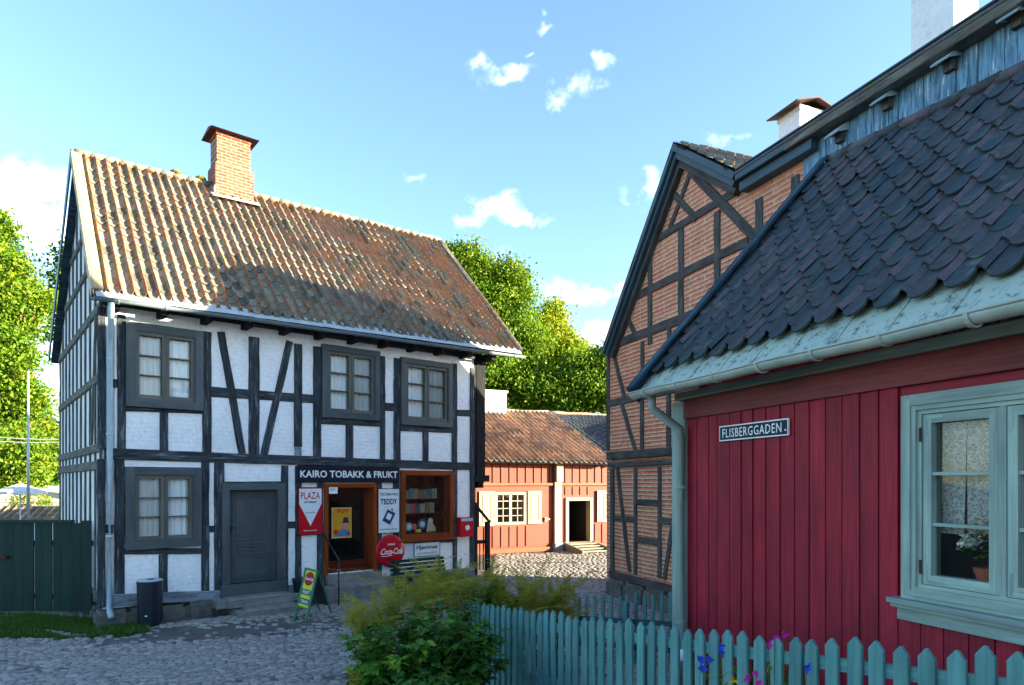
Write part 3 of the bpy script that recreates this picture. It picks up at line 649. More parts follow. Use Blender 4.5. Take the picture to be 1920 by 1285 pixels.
# grey door
F_ = (sp(415, 1000)[0], sp(534, 1000)[0], sp(474, 1114)[1], sp(474, 906)[1])
mb = MB(); bw = DR[0] - F_[0]
mb.box(S, F_[0], DR[0] + .02, DR[2] + .002, F_[3], -.12, .07); mb.box(S, DR[1] - .02, F_[1], DR[2] + .002, F_[3], -.12, .07); mb.box(S, DR[0] + .02, DR[1] - .02, DR[3] - .02, F_[3], -.12, .068)
mb.box(S, F_[0] - .03, F_[1] + .02, F_[2], DR[2], -.12, .10); mb.build('door_frame', M['grey_paint'], shop)
mb = MB(); a, b, c, d = DR[0] + .02, DR[1] - .02, DR[2], DR[3] - .02; mb.box(S, a, b, c, d, -.14, -.09)
H_ = d - c
for z0, z1 in ((c + H_ * .46, d - .13), (c + H_ * .34, c + H_ * .43), (c + .10, c + H_ * .31)):
    ring(mb, S, a + .10, b - .10, z0, z1, .03, .03, .03, .03, -.09, -.075); mb.box(S, a + .16, b - .16, z0 + .06, z1 - .06, -.09, -.082)
door = mb.build('door', M['grey_paint'], shop)
mb = MB(); hz = c + H_ * .6; mb.tube([S.P(a + .06, hz, -.09), S.P(a + .06, hz, -.03), S.P(a + .17, hz - .01, -.03)], .011, 8); mb.box(S, a + .04, a + .08, hz - .12, hz + .03, -.09, -.084); mb.build('door_handle', M['black_metal'], door)
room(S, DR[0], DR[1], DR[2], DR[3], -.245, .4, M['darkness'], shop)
# shop entrance
F_ = (sp(607, 1000)[0], sp(705, 1000)[0], sp(656, 1073)[1] - .0, sp(656, 907)[1])
mb = MB(); jw = .085
zb = sp(656, 1093)[1]
mb.box(S, F_[0], F_[0] + jw, zb, F_[3], -.05, .06); mb.box(S, F_[1] - jw, F_[1], zb, F_[3], -.05, .06); mb.box(S, F_[0] + jw, F_[1] - jw, F_[3] - .09, F_[3], -.05, .06)
mb.box(S, F_[0] + jw - .03, F_[0] + jw, zb + .02, F_[3] - .1, -.45, -.05); mb.box(S, F_[1] - jw - .01, F_[1] - jw + .03, zb + .02, F_[3] - .1, -.45, -.05); mb.box(S, F_[0] + jw, F_[1] - jw - .01, F_[3] - .11, F_[3] - .09, -.45, -.05)
mb.build('door_frame', M['orange_wood'], shop)
SDu0, SDu1 = F_[0] + jw, F_[1] - jw - .01; SDz0, SDz1 = sp(656, 1058)[1], F_[3] - .11
mb = MB(); ring(mb, S, SDu0, SDu1, SDz0 - .1, SDz1, .06, .06, .07, .16, -.34, -.30); leaf = mb.build('door', M['brown_wood'], shop)
mb = MB(); mb.add([S.P(SDu0 + .06, SDz0 + .06, -.32), S.P(SDu1 - .06, SDz0 + .06, -.32), S.P(SDu1 - .06, SDz1 - .07, -.32), S.P(SDu0 + .06, SDz1 - .07, -.32)], [(0, 1, 2, 3)]); mb.build('pane', M['glass'], leaf)
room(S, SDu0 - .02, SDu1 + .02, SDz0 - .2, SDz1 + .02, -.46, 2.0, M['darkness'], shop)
mb = MB(); mb.box(S, SDu0, SDu1, sp(656, 1074)[1], SDz0 - .1, -.34, -.02); mb.build('threshold', M['brown_wood'], shop)
mb = MB(); mb.box(S, F_[0] + .02, F_[1] + .02, sp(656, 1094)[1], sp(656, 1074)[1], -.1, .22); mb.build('step', M['stepstone'], shop)
stones(S, F_[0] - .1, F_[1] + .25, -.22, sp(656, 1094, .5)[1], .06, .62, 1, 'step', shop, M['stepstone'])
# stone steps under the grey door
d0, d1 = sp(418, 1130, .4)[0], sp(560, 1130, .4)[0]; zt = sp(474, 1114, .07)[1]
stones(S, d0 - .1, d1, zt - .20, zt - .005, -.02, .50, 1, 'step', shop, M['stepstone']); stones(S, d0 + .14, d1 + .05, -.24, zt - .19, .0, .88, 1, 'step', shop, M['stepstone'])
# shop window
mb = MB(); ring(mb, S, SW[0] - .03, SW[1] + .02, SW[2] - .03, SW[3] + .02, .13, .13, .12, .12, -.22, .07)
mb.box(S, SW[0] - .06, SW[1] + .04, SW[2] - .075, SW[2] - .03, -.02, .13); sw = mb.build('shop_window', M['orange_wood'], shop); sw['label'] = 'varnished orange-brown display window full of goods'
mb = MB(); ring(mb, S, SW[0] + .10, SW[1] - .11, SW[2] + .09, SW[3] - .10, .03, .03, .03, .03, -.12, .02); mb.build('sash', M['brown_wood'], sw)
mb = MB(); mb.add([S.P(SW[0] + .13, SW[2] + .12, -.02), S.P(SW[1] - .14, SW[2] + .12, -.02), S.P(SW[1] - .14, SW[3] - .13, -.02), S.P(SW[0] + .13, SW[3] - .13, -.02)], [(0, 1, 2, 3)]); mb.build('pane', M['glass'], sw)
room(S, SW[0] + .02, SW[1] - .02, SW[2] + .03, SW[3] - .02, -.225, .75, M['brown_wood'], sw)
# display goods
cover = [(.55, .50, .36), (.20, .26, .20), (.42, .40, .30), (.10, .14, .16), (.60, .56, .45), (.12, .30, .38), (.10, .22, .36), (.5, .2, .1), (.3, .3, .26), (.6, .12, .1), (.7, .65, .3)]
z_sh = [SW[2] + .12 + (SW[3] - SW[2] - .25) * t for t in (.0, .34, .60)]
for zz in z_sh[1:]:
    q = MB(); q.box(S, SW[0] + .05, SW[1] - .12, zz - .02, zz, -.7, -.36); q.build('shelf', M['brown_wood'], sw)
for k, zz in enumerate(z_sh[1:]):
    u = SW[0] + .16; i = 0
    while u < SW[1] - .32:
        wd = rng.choice((.10, .13, .15)); hh = rng.uniform(.21, .27)
        mm = flat('book_cover_%d' % rng.randrange(11), cover[rng.randrange(11)]) if False else None
        ci = rng.randrange(11); mm = M.get('cov%d' % ci) or M.setdefault('cov%d' % ci, m_noise('printed_cover', tuple(x * .35 for x in cover[ci]), cover[ci], tuple(min(1, x * 1.6) for x in cover[ci]), 22, (1, 1, 1), .5, 0))
        q = MB(); q.box(S, u, u + wd - .008, zz + .002, zz + hh, -.46, -.44); bk = q.build('magazine', mm)
        ORD = ['leftmost', 'second', 'third', 'fourth', 'fifth', 'sixth', 'seventh', 'eighth', 'ninth', 'tenth']
        tag(bk, '%s magazine from the left standing on the %s shelf of the shop window' % (ORD[min(i, 9)], ('lower', 'upper')[k]), 'magazine', 'magazines on the display shelves'); u += wd; i += 1
def lookdisc(u, z, r, c, lab, ring_c=None):
    t = disc(S, u, z, r, -.34, -.325, flat('enamel_' + lab[:6], c), None, 'tin_plate'); tag(t, lab, 'tin plate'); 
    if ring_c: disc(S, u, z, r * .55, -.325, -.318, flat('motif_' + lab[:6], ring_c), t, 'motif')
lookdisc(SW[0] + .42, z_sh[0] + .15, .11, (.10, .40, .62), 'bright blue round plate with pale centre at the window foot', (.75, .75, .35))
lookdisc(SW[0] + .82, z_sh[0] + .20, .14, (.02, .10, .22), 'large navy round plate with pale centre in the window', (.55, .62, .62))
lookdisc(SW[0] + .58, z_sh[0] + .15, .075, (.62, .10, .12), 'small red round plate between the blue ones')
q = MB(); q.box(S, SW[0] + .15, SW[0] + .31, z_sh[0] + .002, z_sh[0] + .30, -.36, -.35); c_ = q.build('display_card', flat('white_card', (.72, .74, .70))); tag(c_, 'white calendar-like card leaning at left of the window foot', 'card'); text('3', S, SW[0] + .23, z_sh[0] + .17, .07, .10, -.349, flat('ink', (.03, .04, .05)), c_)
q = MB(); q.box(S, SW[0] + .60, SW[0] + .74, z_sh[0] + .002, z_sh[0] + .08, -.34, -.26); tag(q.build('small_box', flat('yellow_card', (.62, .55, .05))), 'small yellow box on the shop window floor', 'box')
q = MB(); pts = [(0, 0), (.30, 0), (.27, .12), (.20, .20), (.21, .30), (.15, .36), (.07, .33), (.05, .22), (.03, .12)]; q.poly(S, [(SW[0] + .94 + a, z_sh[0] + .002 + b) for a, b in pts], -.345, -.33); c_ = q.build('display_cutout', flat('cream_print', (.66, .58, .36))); tag(c_, 'cream cardboard figure cutout standing at right of window', 'cutout')
disc(S, SW[0] + 1.07, z_sh[0] + .27, .055, -.33, -.325, flat('face_print', (.72, .60, .50)), c_, 'motif')
# eaves: soffit, rafters, apron, gutter, roof
oE = .45
A = S.P(-.17, 6.06, oE); B = S.P(9.86, 6.26, oE); D = S.P(-.17, 9.70, -2.6); C = S.P(9.20, 10.0, -2.6)
roof = roof_tiles('roof', A, B, C, D, 47, 19, .080, .13, .020, M['shop_tile'], shop, seed=3, sag=.05, rw=.115)
E1 = S.P(-.17, 6.0, -7.75); E2 = S.P(9.6, 6.1, -7.75)
dn = Vector((0, 0, .11))
slab([A - dn, B - dn, C - dn, D - dn], .04, 'roof_boarding', M['dark_board'], shop)
slab([D, C, E2, E1], .06, 'rear_roof', M['shop_tile'], shop); zz_ = Vector((0, 0, -.085)); slab([D + zz_, C + zz_, E2 + zz_, E1 + zz_], .02, 'roof_boarding', M['verge'], shop)
mb = MB(); n = 34
for i in range(n):
    u0 = -.17 + i * (9.6 + .17) / n; r_ = roof
    c0 = D.lerp(C, (i + .0) / n); c1_ = D.lerp(C, (i + 1.1) / n); mb.tube([c0 + Vector((0, 0, .03)), c1_ + Vector((0, 0, .045))], .080, 8, tint=rng.uniform(.1, .5))
mb.build('ridge_tiles', M['shop_tile'], shop, smooth=True)
# bargeboards
lift = (B - A).cross(D - A).normalized(); lift = lift if lift.z > 0 else -lift
mb = MB(); du = -S.u
bar3(A + lift * .045 + S.u * .04, D + lift * .045 + S.u * .04, .16, .03, lift, mb); bar3(A - lift * .05 + du * .05, D - lift * .05 + du * .05, .03, .20, lift, mb); mb.build('bargeboard', M['barge'], shop)
mb = MB(); nn = (E1 - D).cross(S.u).normalized(); nn = nn if nn.z > 0 else -nn
bar3(E1 + nn * .02 + du * .05, D + nn * .02 + du * .05, .03, .24, nn, mb); bar3(A - lift * .17 + du * .03, D - lift * .17 + du * .03, .03, .12, lift, mb); mb.build('bargeboard', M['bluegrey'], shop)
mb = MB(); bar3(B + lift * .05, C + lift * .05, .14, .03, lift, mb); bar3(B - lift * .06 + S.u * .06, C - lift * .06 + S.u * .06, .03, .20, lift, mb); mb.build('bargeboard', M['brown_timber'], shop)
# apron strip, gutter, soffit
nsec = 40
mb = MB()
for i in range(nsec):
    t0, t1 = i / nsec, (i + .985) / nsec; a = A.lerp(B, t0); b = A.lerp(B, t1); up_ = (D - A).normalized(); h = rng.uniform(-.004, .004)
    p = [a + up_ * .10 + lift * .0, b + up_ * .10, b - up_ * .14 + Vector((0, 0, -.0 + h)), a - up_ * .14 + Vector((0, 0, -.0 + h))]; mb.add(p + [q_ - lift * .006 for q_ in p], [(0, 1, 2, 3), (4, 5, 6, 7), (2, 3, 7, 6)])
mb.build('eaves_apron', M['zinc'], shop)
g0 = S.P(-.22, 5.90, oE + .14); g1 = S.P(9.9, 6.07, oE + .14); gutter('gutter', g0, g1, .058, S.n, M['shop_gutter'], shop, 13)
slab([S.P(-.15, 5.98, oE + .02), S.P(9.6, 6.14, oE + .02), S.P(9.6, 6.16, 0), S.P(-.15, 6.1, 0)], .03, 'soffit', M['dark_board'], shop)
for i in range(12):
    u = .1 + i * .8; mb = MB(); mb.box(S, u, u + .13, 5.80 + i * .008, 5.945 + i * .012, -.05, oE - .03); mb.build('rafter_end', M['dark_board'], shop)
mb = MB(); mb.box(S, -.02, UW, 5.93, 6.08, -.02, .06); mb.build('eaves_beam', T, shop)
# downpipe
dz = 5.9; pu = .02
q0 = S.P(.06, 5.86, oE + .11); P_ = [q0, S.P(.06, 5.70, oE + .10), S.P(.10, 5.35, .20), S.P(.10, 5.15, .12), S.P(.10, 3.1, .12), S.P(.10, .26, .12), S.P(.10, .17, .16), S.P(.10, .10, .28)]
downpipe('downpipe', P_, .052, M['pipe_blue'], shop, [S.P(.10, z, .12) for z in (4.9, 3.5, 1.6)])
# dark boarded end projecting on the right of the upper storey
mb = MB()
for i in range(3): mb.box(S, UW + .02 + i * .15, UW + .02 + i * .15 + .146, 2.78, 6.12, -3.2, -.10 + (i % 2) * .012)
mb.build('boarded_annex', M['dark_board'], shop)
mb = MB(); mb.box(S, UW, UW + .50, 2.62, 2.80, -3.0, .05); mb.box(S, UW + .3, UW + .48, 2.45, 2.62, -3.0, -.2); mb.build('beam_end', M['dark_board'], shop)
mb = MB(); mb.box(S, UW - .2, UW, 0.1, ZW, -7.3, -.245); mb.build('end_wall', M['dark_board'], shop)
# left gable
G = FG
mb = MB(); mb.poly(G, [(.0, .28), (7.3, .28), (7.3, 6.1), (2.6, 9.60), (0, 6.15)], -.2, 0.0); mb.build('gable_wall', M['gable_plaster'], shop)
stones(G, 0, 7.4, -.38, .16, -.2, .08, 12, 'foundation', shop, M['stone'])
GT = M['gable_timber']
def roofz(t): return 9.55 - (2.6 - t) * 1.33 if t < 2.6 else 9.55 - (t - 2.6) * .745
for z, h in ((7.9, .14), (7.0, .15), (5.93, .17), (4.6, .17), (3.26, .17), (2.93, .18), (.38, .2)):
    t0, t1 = 0, 7.3
    if z > 6: t0 = 2.6 - (9.45 - z) / 1.33; t1 = 2.6 + (9.45 - z) / .745
    timber_q(G, [(t0, z - h / 2), (t1, z - h / 2), (t1, z + h / 2), (t0, z + h / 2)], -.02, .045, GT, 'beam', shop)
for i in range(11):
    t = .02 + i * .71; w_ = .085 if i else .15
    timber_q(G, [(t, .45), (t + w_, .45), (t + w_, 2.84), (t, 2.84)], -.02, .035, GT, 'post', shop)
    if i % 1 == 0: timber_q(G, [(t, 3.02), (t + w_, 3.02), (t + w_, 3.18), (t, 3.18)], -.02, .035, GT, 'stud', shop)
    timber_q(G, [(t, 3.35), (t + w_, 3.35), (t + w_, min(roofz(t), 5.85)), (t, min(roofz(t), 5.85))], -.02, .035, GT, 'post', shop)
    if roofz(t + .1) > 6.2: timber_q(G, [(t, 6.02), (t + w_, 6.02), (t + w_, roofz(t + w_) - .05), (t, roofz(t) - .05)], -.02, .035, GT, 'post', shop)
timber_q(G, [(1.2, 3.36), (1.32, 3.36), (.72, 5.84), (.6, 5.84)], -.02, .04, GT, 'brace', shop)
# chimney
FC_ = Frame(*(S.P(2.62, 0, -2.30).xy), .77, .637); FC_.n = S.n
mb = MB(); mb.box(FC_, 0, .90, 9.15, 10.28, -.62, .04)
for k, (e, z0, z1) in enumerate(((.0, 10.28, 10.97),)): mb.box(FC_, .05, .83, z0, z1, -.57, -.03)
mb.box(FC_, .03, .85, 10.97, 11.05, -.59, -.01); chim = mb.build('chimney', M['chimney_brick'], shop)
mb = MB(); P = FC_.P; a = [P(-.12, 11.05, .16), P(1.0, 11.05, .16), P(1.0, 11.05, -.76), P(-.12, 11.05, -.76)]; top = [P(-.08, 11.22, -.30), P(.96, 11.22, -.30)]
mb.add(a + top, [(0, 1, 5, 4), (2, 3, 4, 5), (1, 2, 5), (3, 0, 4), (0, 1, 2, 3)]); mb.build('chimney_cap', M['rust_metal'], chim)
mb = MB(); bar3(FC_.P(-.10, 9.46, .10), FC_.P(1.0, 9.50, .10), .22, .02, (0.35, -.42, .84), mb); mb.box(FC_, -.03, -.0, 9.28, 9.7, -.6, .05); mb.build('flashing', M['zinc'], chim)
for (uu, vv, zz) in ((2.0, .04, .03), (2.55, .03, .05)):
    q = MB(); q.lathe(D.lerp(C, uu / 9.4) + Vector((0, 0, .10)), [(.09, 0), (.13, .03), (.06, .09)], 9); q.build('moss_clump', m_noise('moss_cushion', (.10, .11, .02), (.25, .22, .03), None, 20, (1, 1, 1), .95, .02, 60), roof)
# ================================================================== signs and things at the shop
def sign_rect(x0, x1, y0, y1, o=.05):
    ua, ub = sp(x0, (y0 + y1) / 2, o)[0], sp(x1, (y0 + y1) / 2, o)[0]; xm = (x0 + x1) / 2; return ua, ub, sp(xm, y1, o)[1], sp(xm, y0, o)[1]
def board(name, r, o0, o1, mat, label, cat):
    mb = MB(); mb.box(S, *r, o0, o1); return tag(mb.build(name, mat), label, cat)
white = flat('white_lettering', (.80, .82, .82)); navy = flat('navy_board', (.006, .010, .022), .35); redp = flat('enamel_red', (.50, .008, .018), .25); wenam = flat('enamel_white', (.72, .76, .78), .25)
r = sign_rect(557, 748, 874, 905); b_ = board('shop_sign', r, .046, .085, navy, 'long black fascia sign KAIRO TOBAKK & FRUKT above the shop door', 'shop sign')
text('KAIRO TOBAKK & FRUKT', S, (r[0] + r[1]) / 2, (r[2] + r[3]) / 2 + .0, (r[1] - r[0]) * .955, .165, .086, white, b_, bold=.022)
r = sign_rect(559, 604, 915, 1002); b_ = board('enamel_sign', r, .04, .062, redp, 'red enamel sign PLAZA with a white triangle left of the shop door', 'enamel sign')
u0, u1, z0, z1 = r; wd, ht = u1 - u0, z1 - z0; um = (u0 + u1) / 2
polyp(S, [(u0 + .02, z1 - .02), (u0 + .02, z1 - ht * .34), (um, z0 + ht * .18), (u1 - .02, z1 - ht * .34), (u1 - .02, z1 - .02)], .063, wenam, b_, 'white_field')
text('PLAZA', S, um, z1 - ht * .165, wd * .80, ht * .15, .0655, redp, b_, bold=.01); text('all idees!', S, um, z1 - ht * .30, wd * .52, ht * .055, .0655, flat('ink', (.03, .04, .05)), b_, shear=.3, bold=.02)
text('PLAZA', S, um, z1 - ht * .53, wd * .40, ht * .03, .0655, flat('blue_ink', (.03, .10, .22)), b_); text('Filter og munnst.', S, um, z0 + ht * .08, wd * .55, ht * .03, .064, white, b_)
mb = MB(); ring(mb, S, u0 - .015, u1 + .015, z0 - .015, z1 + .015, .016, .016, .016, .016, .03, .068); mb.build('rim', M['black_metal'], b_)
r = sign_rect(709, 748, 917, 999); b_ = board('enamel_sign', r, .04, .062, wenam, 'white enamel sign TEDDY with a blue packet right of the shop door', 'enamel sign')
u0, u1, z0, z1 = r; wd, ht = u1 - u0, z1 - z0; um = (u0 + u1) / 2; bink = flat('sign_blue', (.008, .045, .12), .4)
text('TIEDEMANNS', S, um, z1 - ht * .12, wd * .9, ht * .065, .063, bink, b_, bold=.01); text('TEDDY', S, um, z1 - ht * .29, wd * .8, ht * .13, .063, bink, b_, bold=.03)
text('KLEDNING 20 STK', S, um, z0 + ht * .08, wd * .85, ht * .035, .063, bink, b_, bold=.01)
def rotq(cx, cz, w, h, a): return [(cx + x * math.cos(a) - z * math.sin(a), cz + x * math.sin(a) + z * math.cos(a)) for x, z in ((-w / 2, -h / 2), (w / 2, -h / 2), (w / 2, h / 2), (-w / 2, h / 2))]
cz = z0 + ht * .36; polyp(S, rotq(um, cz, wd * .42, ht * .30, -.5), .063, bink, b_, 'packet'); polyp(S, rotq(um, cz + .01, wd * .22, ht * .14, -.5), .0655, wenam, b_, 'packet_label')
polyp(S, rotq(um - .02, cz + ht * .19, wd * .40, ht * .035, -.5), .0655, wenam, b_, 'cigarette'); polyp(S, rotq(um + wd * .15, cz + ht * .165, wd * .1, ht * .037, -.5), .0675, redp, b_, 'cigarette_tip')
mb = MB(); ring(mb, S, u0 - .015, u1 + .015, z0 - .015, z1 + .015, .016, .016, .016, .016, .03, .068); mb.build('rim', M['black_metal'], b_)
r = sign_rect(777, 824, 1018, 1042); b_ = board('enamel_sign', r, .036, .055, wenam, 'small white sign Hjemmet under the display window', 'enamel sign')
u0, u1, z0, z1 = r; text('Hjemmet', S, (u0 + u1) / 2, z0 + (z1 - z0) * .62, (u1 - u0) * .84, (z1 - z0) * .42, .056, flat('ink', (.03, .04, .05)), b_, bold=.03)
mb = MB(); mb.box(S, u0 + .1, u1 - .08, z0 + .07, z0 + .082, .055, .057); mb.box(S, u0 + .05, u1 - .05, z0 + .045, z0 + .053, .055, .057); mb.build('small_print', flat('blue_ink', (.03, .10, .22)), b_)
mb = MB(); ring(mb, S, u0 - .012, u1 + .012, z0 - .012, z1 + .012, .012, .012, .012, .012, .03, .059); mb.build('rim', flat('blue_ink', (.03, .10, .22)), b_)
cu, cz = sp(733, 1033, .10); d_ = disc(S, cu, cz, .395, .05, .09, redp, None, 'round_sign', 40, dome=.04); tag(d_, 'big round red enamel button sign DRINK Coca-Cola beside the shop door', 'round sign')
text('DRINK', S, cu, cz + .16, .20, .045, .128, white, d_, bold=.02); text('Coca-Cola', S, cu + .01, cz - .01, .60, .15, .131, white, d_, bold=.012, shear=.35, spacing=.88)
mb = MB(); mb.tube([S.P(cu - .28 + i * .06, cz - .115 - .01 * math.sin(i * .9), .132) for i in range(6)], .008, 6); mb.build('flourish', white, d_)
# red wall box
ua, ub = sp(859, 990, .08)[0], sp(884, 990, .08)[0]; za, zb = sp(871, 1006, .08)[1], sp(871, 970, .08)[1]
b_ = board('wall_dispenser', (ua, ub, za, zb), .035, .17, redp, 'small red dispenser box on the white strip at the right corner', 'dispenser')
mb = MB(); mb.box(S, ua + .04, ub - .02, zb - .10, zb - .03, .17, .175); mb.build('label_plate', flat('pale_blue', (.35, .5, .65)), b_); disc(S, (ua + ub) / 2 + .02, (za + zb) / 2 - .02, .07, .17, .178, wenam, b_, 'dial')
text('Solo', S, (ua + ub) / 2 + .01, zb - .065, .14, .04, .176, redp, b_) if False else None
# poster and notice on the entrance
u0, u1 = sp(622, 970, -.29)[0], sp(659, 970, -.29)[0]; z0, z1 = sp(640, 1009, -.29)[1], sp(640, 952, -.29)[1]
b_ = board('poster', (u0, u1, z0, z1), -.298, -.29, flat('poster_white', (.75, .7, .55)), 'yellow TOY poster with a top-hatted head on the shop door', 'poster')
wd, ht = u1 - u0, z1 - z0; polyp(S, [(u0 + .015, z0 + .015), (u1 - .015, z0 + .015), (u1 - .015, z1 - .015), (u0 + .015, z1 - .015)], -.289, flat('poster_yellow', (.72, .36, .02)), b_, 'yellow_field')
text('TOY', S, u0 + wd * .55, z1 - ht * .12, wd * .62, ht * .13, -.286, flat('poster_red', (.65, .04, .01)), b_, bold=.05)
disc(S, u0 + wd * .66, z0 + ht * .40, wd * .16, -.289, -.285, flat('pink_face', (.70, .28, .22)), b_, 'face'); polyp(S, [(u0 + wd * .5, z0 + ht * .5), (u0 + wd * .88, z0 + ht * .48), (u0 + wd * .84, z0 + ht * .55), (u0 + wd * .80, z0 + ht * .68), (u0 + wd * .58, z0 + ht * .68), (u0 + wd * .56, z0 + ht * .55)], -.285, flat('ink', (.03, .04, .05)), b_, 'hat')
polyp(S, [(u0 + wd * .1, z0 + ht * .06), (u1 - wd * .08, z0 + ht * .06), (u1 - wd * .1, z0 + ht * .24), (u0 + wd * .5, z0 + ht * .3), (u0 + wd * .2, z0 + ht * .15)], -.287, flat('poster_blue', (.08, .22, .45)), b_, 'coat')
disc(S, u0 + wd * .2, z0 + ht * .2, wd * .12, -.289, -.284, flat('poster_red', (.65, .04, .01)), b_, 'ball'); disc(S, u0 + wd * .85, z0 + ht * .14, wd * .09, -.289, -.283, flat('poster_red', (.65, .04, .01)), b_, 'ball')
r = sign_rect(617, 633, 914, 926, .065); b_ = board('paper_notice', r, .061, .065, white, 'small white paper notice pinned at the top of the shop door frame', 'notice')
mb = MB(); [mb.box(S, r[0] + .02, r[1] - .03 - .02 * k, r[3] - .03 - .025 * k, r[3] - .022 - .025 * k, .065, .066) for k in range(3)]; mb.build('small_print', flat('blue_ink', (.03, .10, .22)), b_)
# handrail by the shop steps
hr = thing('handrail', 'slim black iron handrail rising from one post beside the shop steps', 'handrail')
def spt(x, y, o): u, z = sp(x, y, o); return S.P(u, z, o)
mb = MB(); top = spt(635, 1050, .75); ba = Vector((top.x, top.y, -.2)); mb.tube([ba, top], .018, 8); mb.build('post', M['black_metal'], hr, smooth=True)
mb = MB(); mb.tube([top + Vector((0, 0, .0)), spt(608, 1003, .06)], .017, 8); mb.lathe(top, [(.01, -.03), (.035, -.01), (.035, .015), (.01, .03)], 10); mb.build('rail', M['black_metal'], hr, smooth=True)
# litter bin
def ground_pt(px, py, z=-.10): Y = F * (CH - z) / (py - HY); return Vector(((px - CX) / F * Y, Y, z))
bp = ground_pt(281, 1172)
bn = thing('litter_bin', 'tall navy blue cylindrical litter bin standing before the plaster wall', 'litter bin')
mb = MB(); mb.lathe(bp, [(.19, 0), (.205, .02), (.215, .45), (.222, .80), (.226, .80), (.226, .835), (.215, .84)], 26); mb.build('body', M['navy_bin'], bn, smooth=False)
mb = MB(); mb.lathe(bp + Vector((0, 0, .84)), [(.222, 0), (.222, .012), (.20, .025), (.06, .03)], 26); lid = mb.build('lid', M['pipe_blue'], bn)
mb = MB(); mb.lathe(bp + Vector((.03, -.02, .868)), [(.07, 0), (.07, .006)], 16); mb.build('opening', M['darkness'], lid)
mb = MB(); q = Frame(bp.x - .05, bp.y - .215, 1, 0); mb.box(q, .08, .12, .10, .12, 0, .012); mb.build('badge', wenam, bn)
# A-board
ab = thing('sandwich_board', 'leaning green and yellow pavement board FRUKT TOBAKK in front of the shop', 'sandwich board')
fl = ground_pt(556, 1163); fr_ = ground_pt(572, 1165) 
ubd = Vector((.62, -.30, 0)).normalized(); 
# board face spans px 555-572(bottom) to 574-600(top); face normal points to the viewer's left
P0 = ground_pt(553, 1160); P1 = ground_pt(574, 1163); wv2 = (P1 - P0).normalized(); bwid = .36; P1 = P0 + Vector((.77, -.35, 0)).normalized() * bwid * .0 + (P1 - P0)
apex_c = Vector((0, 0, 0))
def AP(px, py, Y): return Vector(((px - CX) / F * Y, Y, CH + (HY - py) / F * Y))
Yb = P0.y
bl, brr, tl = AP(551, 1158, Yb), AP(575, 1166, Yb - .24), AP(573, 1064, Yb + .22); tr_ = brr + tl - bl
e = (brr - bl); nrm = (brr - bl).cross(tl - bl).normalized(); nrm = nrm if nrm.y < 0 else -nrm
def qp(a, b): return bl.lerp(brr, a).lerp(tl.lerp(tr_, a), b)
def slabq(a0, a1, b0, b1, d0, d1, mat, name, par):
    mb = MB(); ps = [qp(a0, b0), qp(a1, b0), qp(a1, b1), qp(a0, b1)]; mb.hexa([p + nrm * d0 for p in ps] + [p + nrm * d1 for p in ps]); return mb.build(name, mat, par)
gr_ = flat('board_green', (.03, .18, .09)); ye = flat('board_yellow', (.62, .66, .03)); dg_ = flat('board_dark_green', (.01, .06, .06))
slabq(0.0, .13, 0, 1, -.012, .012, gr_, 'frame_upright', ab); slabq(.87, 1, 0, 1, -.012, .012, gr_, 'frame_upright', ab); slabq(.13, .87, .96, 1, -.01, .012, gr_, 'frame_rail', ab); slabq(.13, .87, .22, .25, -.01, .012, gr_, 'frame_rail', ab)
pan = slabq(.13, .87, .25, .96, -.006, .006, ye, 'panel', ab)
slabq(.14, .86, .48, .59, .006, .008, dg_, 'lettering_band', pan); slabq(.14, .86, .30, .41, .006, .008, dg_, 'lettering_band', pan)
c0 = qp(.5, .78); ux = (qp(1, .78) - qp(0, .78)); uz = (qp(.5, 1) - qp(.5, 0)); 
class QF:
    def __init__(s):
        s.x = ux.normalized(); s.z = (uz - s.x * uz.dot(s.x)).normalized(); s.n = nrm
    def P(s, u, z, o=0): return qp(0, 0) + s.x * u + s.z * z + s.n * o
Q = QF(); WX = ux.length; WZ = uz.length
def ql(a, b): v = qp(a, b) - qp(0, 0); return v.dot(Q.x), v.dot(Q.z)
a_, b2 = ql(.5, .80); disc(Q, a_, b2, WX * .34, .006, .010, flat('board_red', (.40, .015, .02)), pan, 'emblem', 22, rz=WX * .34)
text('Coca-Cola', Q, a_, b2, WX * .60, .06, .0105, white, pan, bold=.02, shear=.3)
a_, b2 = ql(.5, .535); text('FRUKT', Q, a_, b2, WX * .58, .07, .0085, white, pan, bold=.01); a_, b2 = ql(.5, .355); text('TOBAKK', Q, a_, b2, WX * .62, .065, .0085, white, pan, bold=.01)
r1 = AP(622, 1152, Yb + .45); mb = MB(); bar3(qp(1, .99), r1, .03, .025, nrm, mb); mb.build('rear_leg', gr_, ab)
r0 = AP(600, 1146, Yb + .75); mb = MB(); bar3(qp(0, .98), r0, .03, .025, nrm, mb); mb.build('rear_leg', gr_, ab)
mb = MB(); ps = [qp(.05, .9) - nrm * .03, qp(.95, .9) - nrm * .03, qp(1, .98).lerp(r1, .8), qp(0, .98).lerp(r0, .8)]; mb.add(ps + [p + Vector((0, .012, 0)) for p in ps], [(0, 1, 2, 3), (4, 5, 6, 7), (0, 1, 5, 4), (1, 2, 6, 5), (2, 3, 7, 6), (3, 0, 4, 7)]); mb.build('rear_panel', M['navy_bin'], ab)
# dark planter behind the board
pb = ground_pt(566, 1125); pb = S.P(sp(566, 1115, .3)[0], -.1, .3)
pl = thing('plant_tub', 'dark blue tapered tub half hidden behind the sandwich board', 'tub')
mb = MB(); mb.lathe(pb, [(.13, .0), (.20, .55), (.215, .56), (.215, .60), (.19, .60)], 18); mb.build('body', M['navy_bin'], pl)
mb = MB(); mb.lathe(pb + Vector((0, 0, .55)), [(.185, 0), (.18, .02), (.02, .03)], 18); mb.build('soil', M['dirt'], pl)
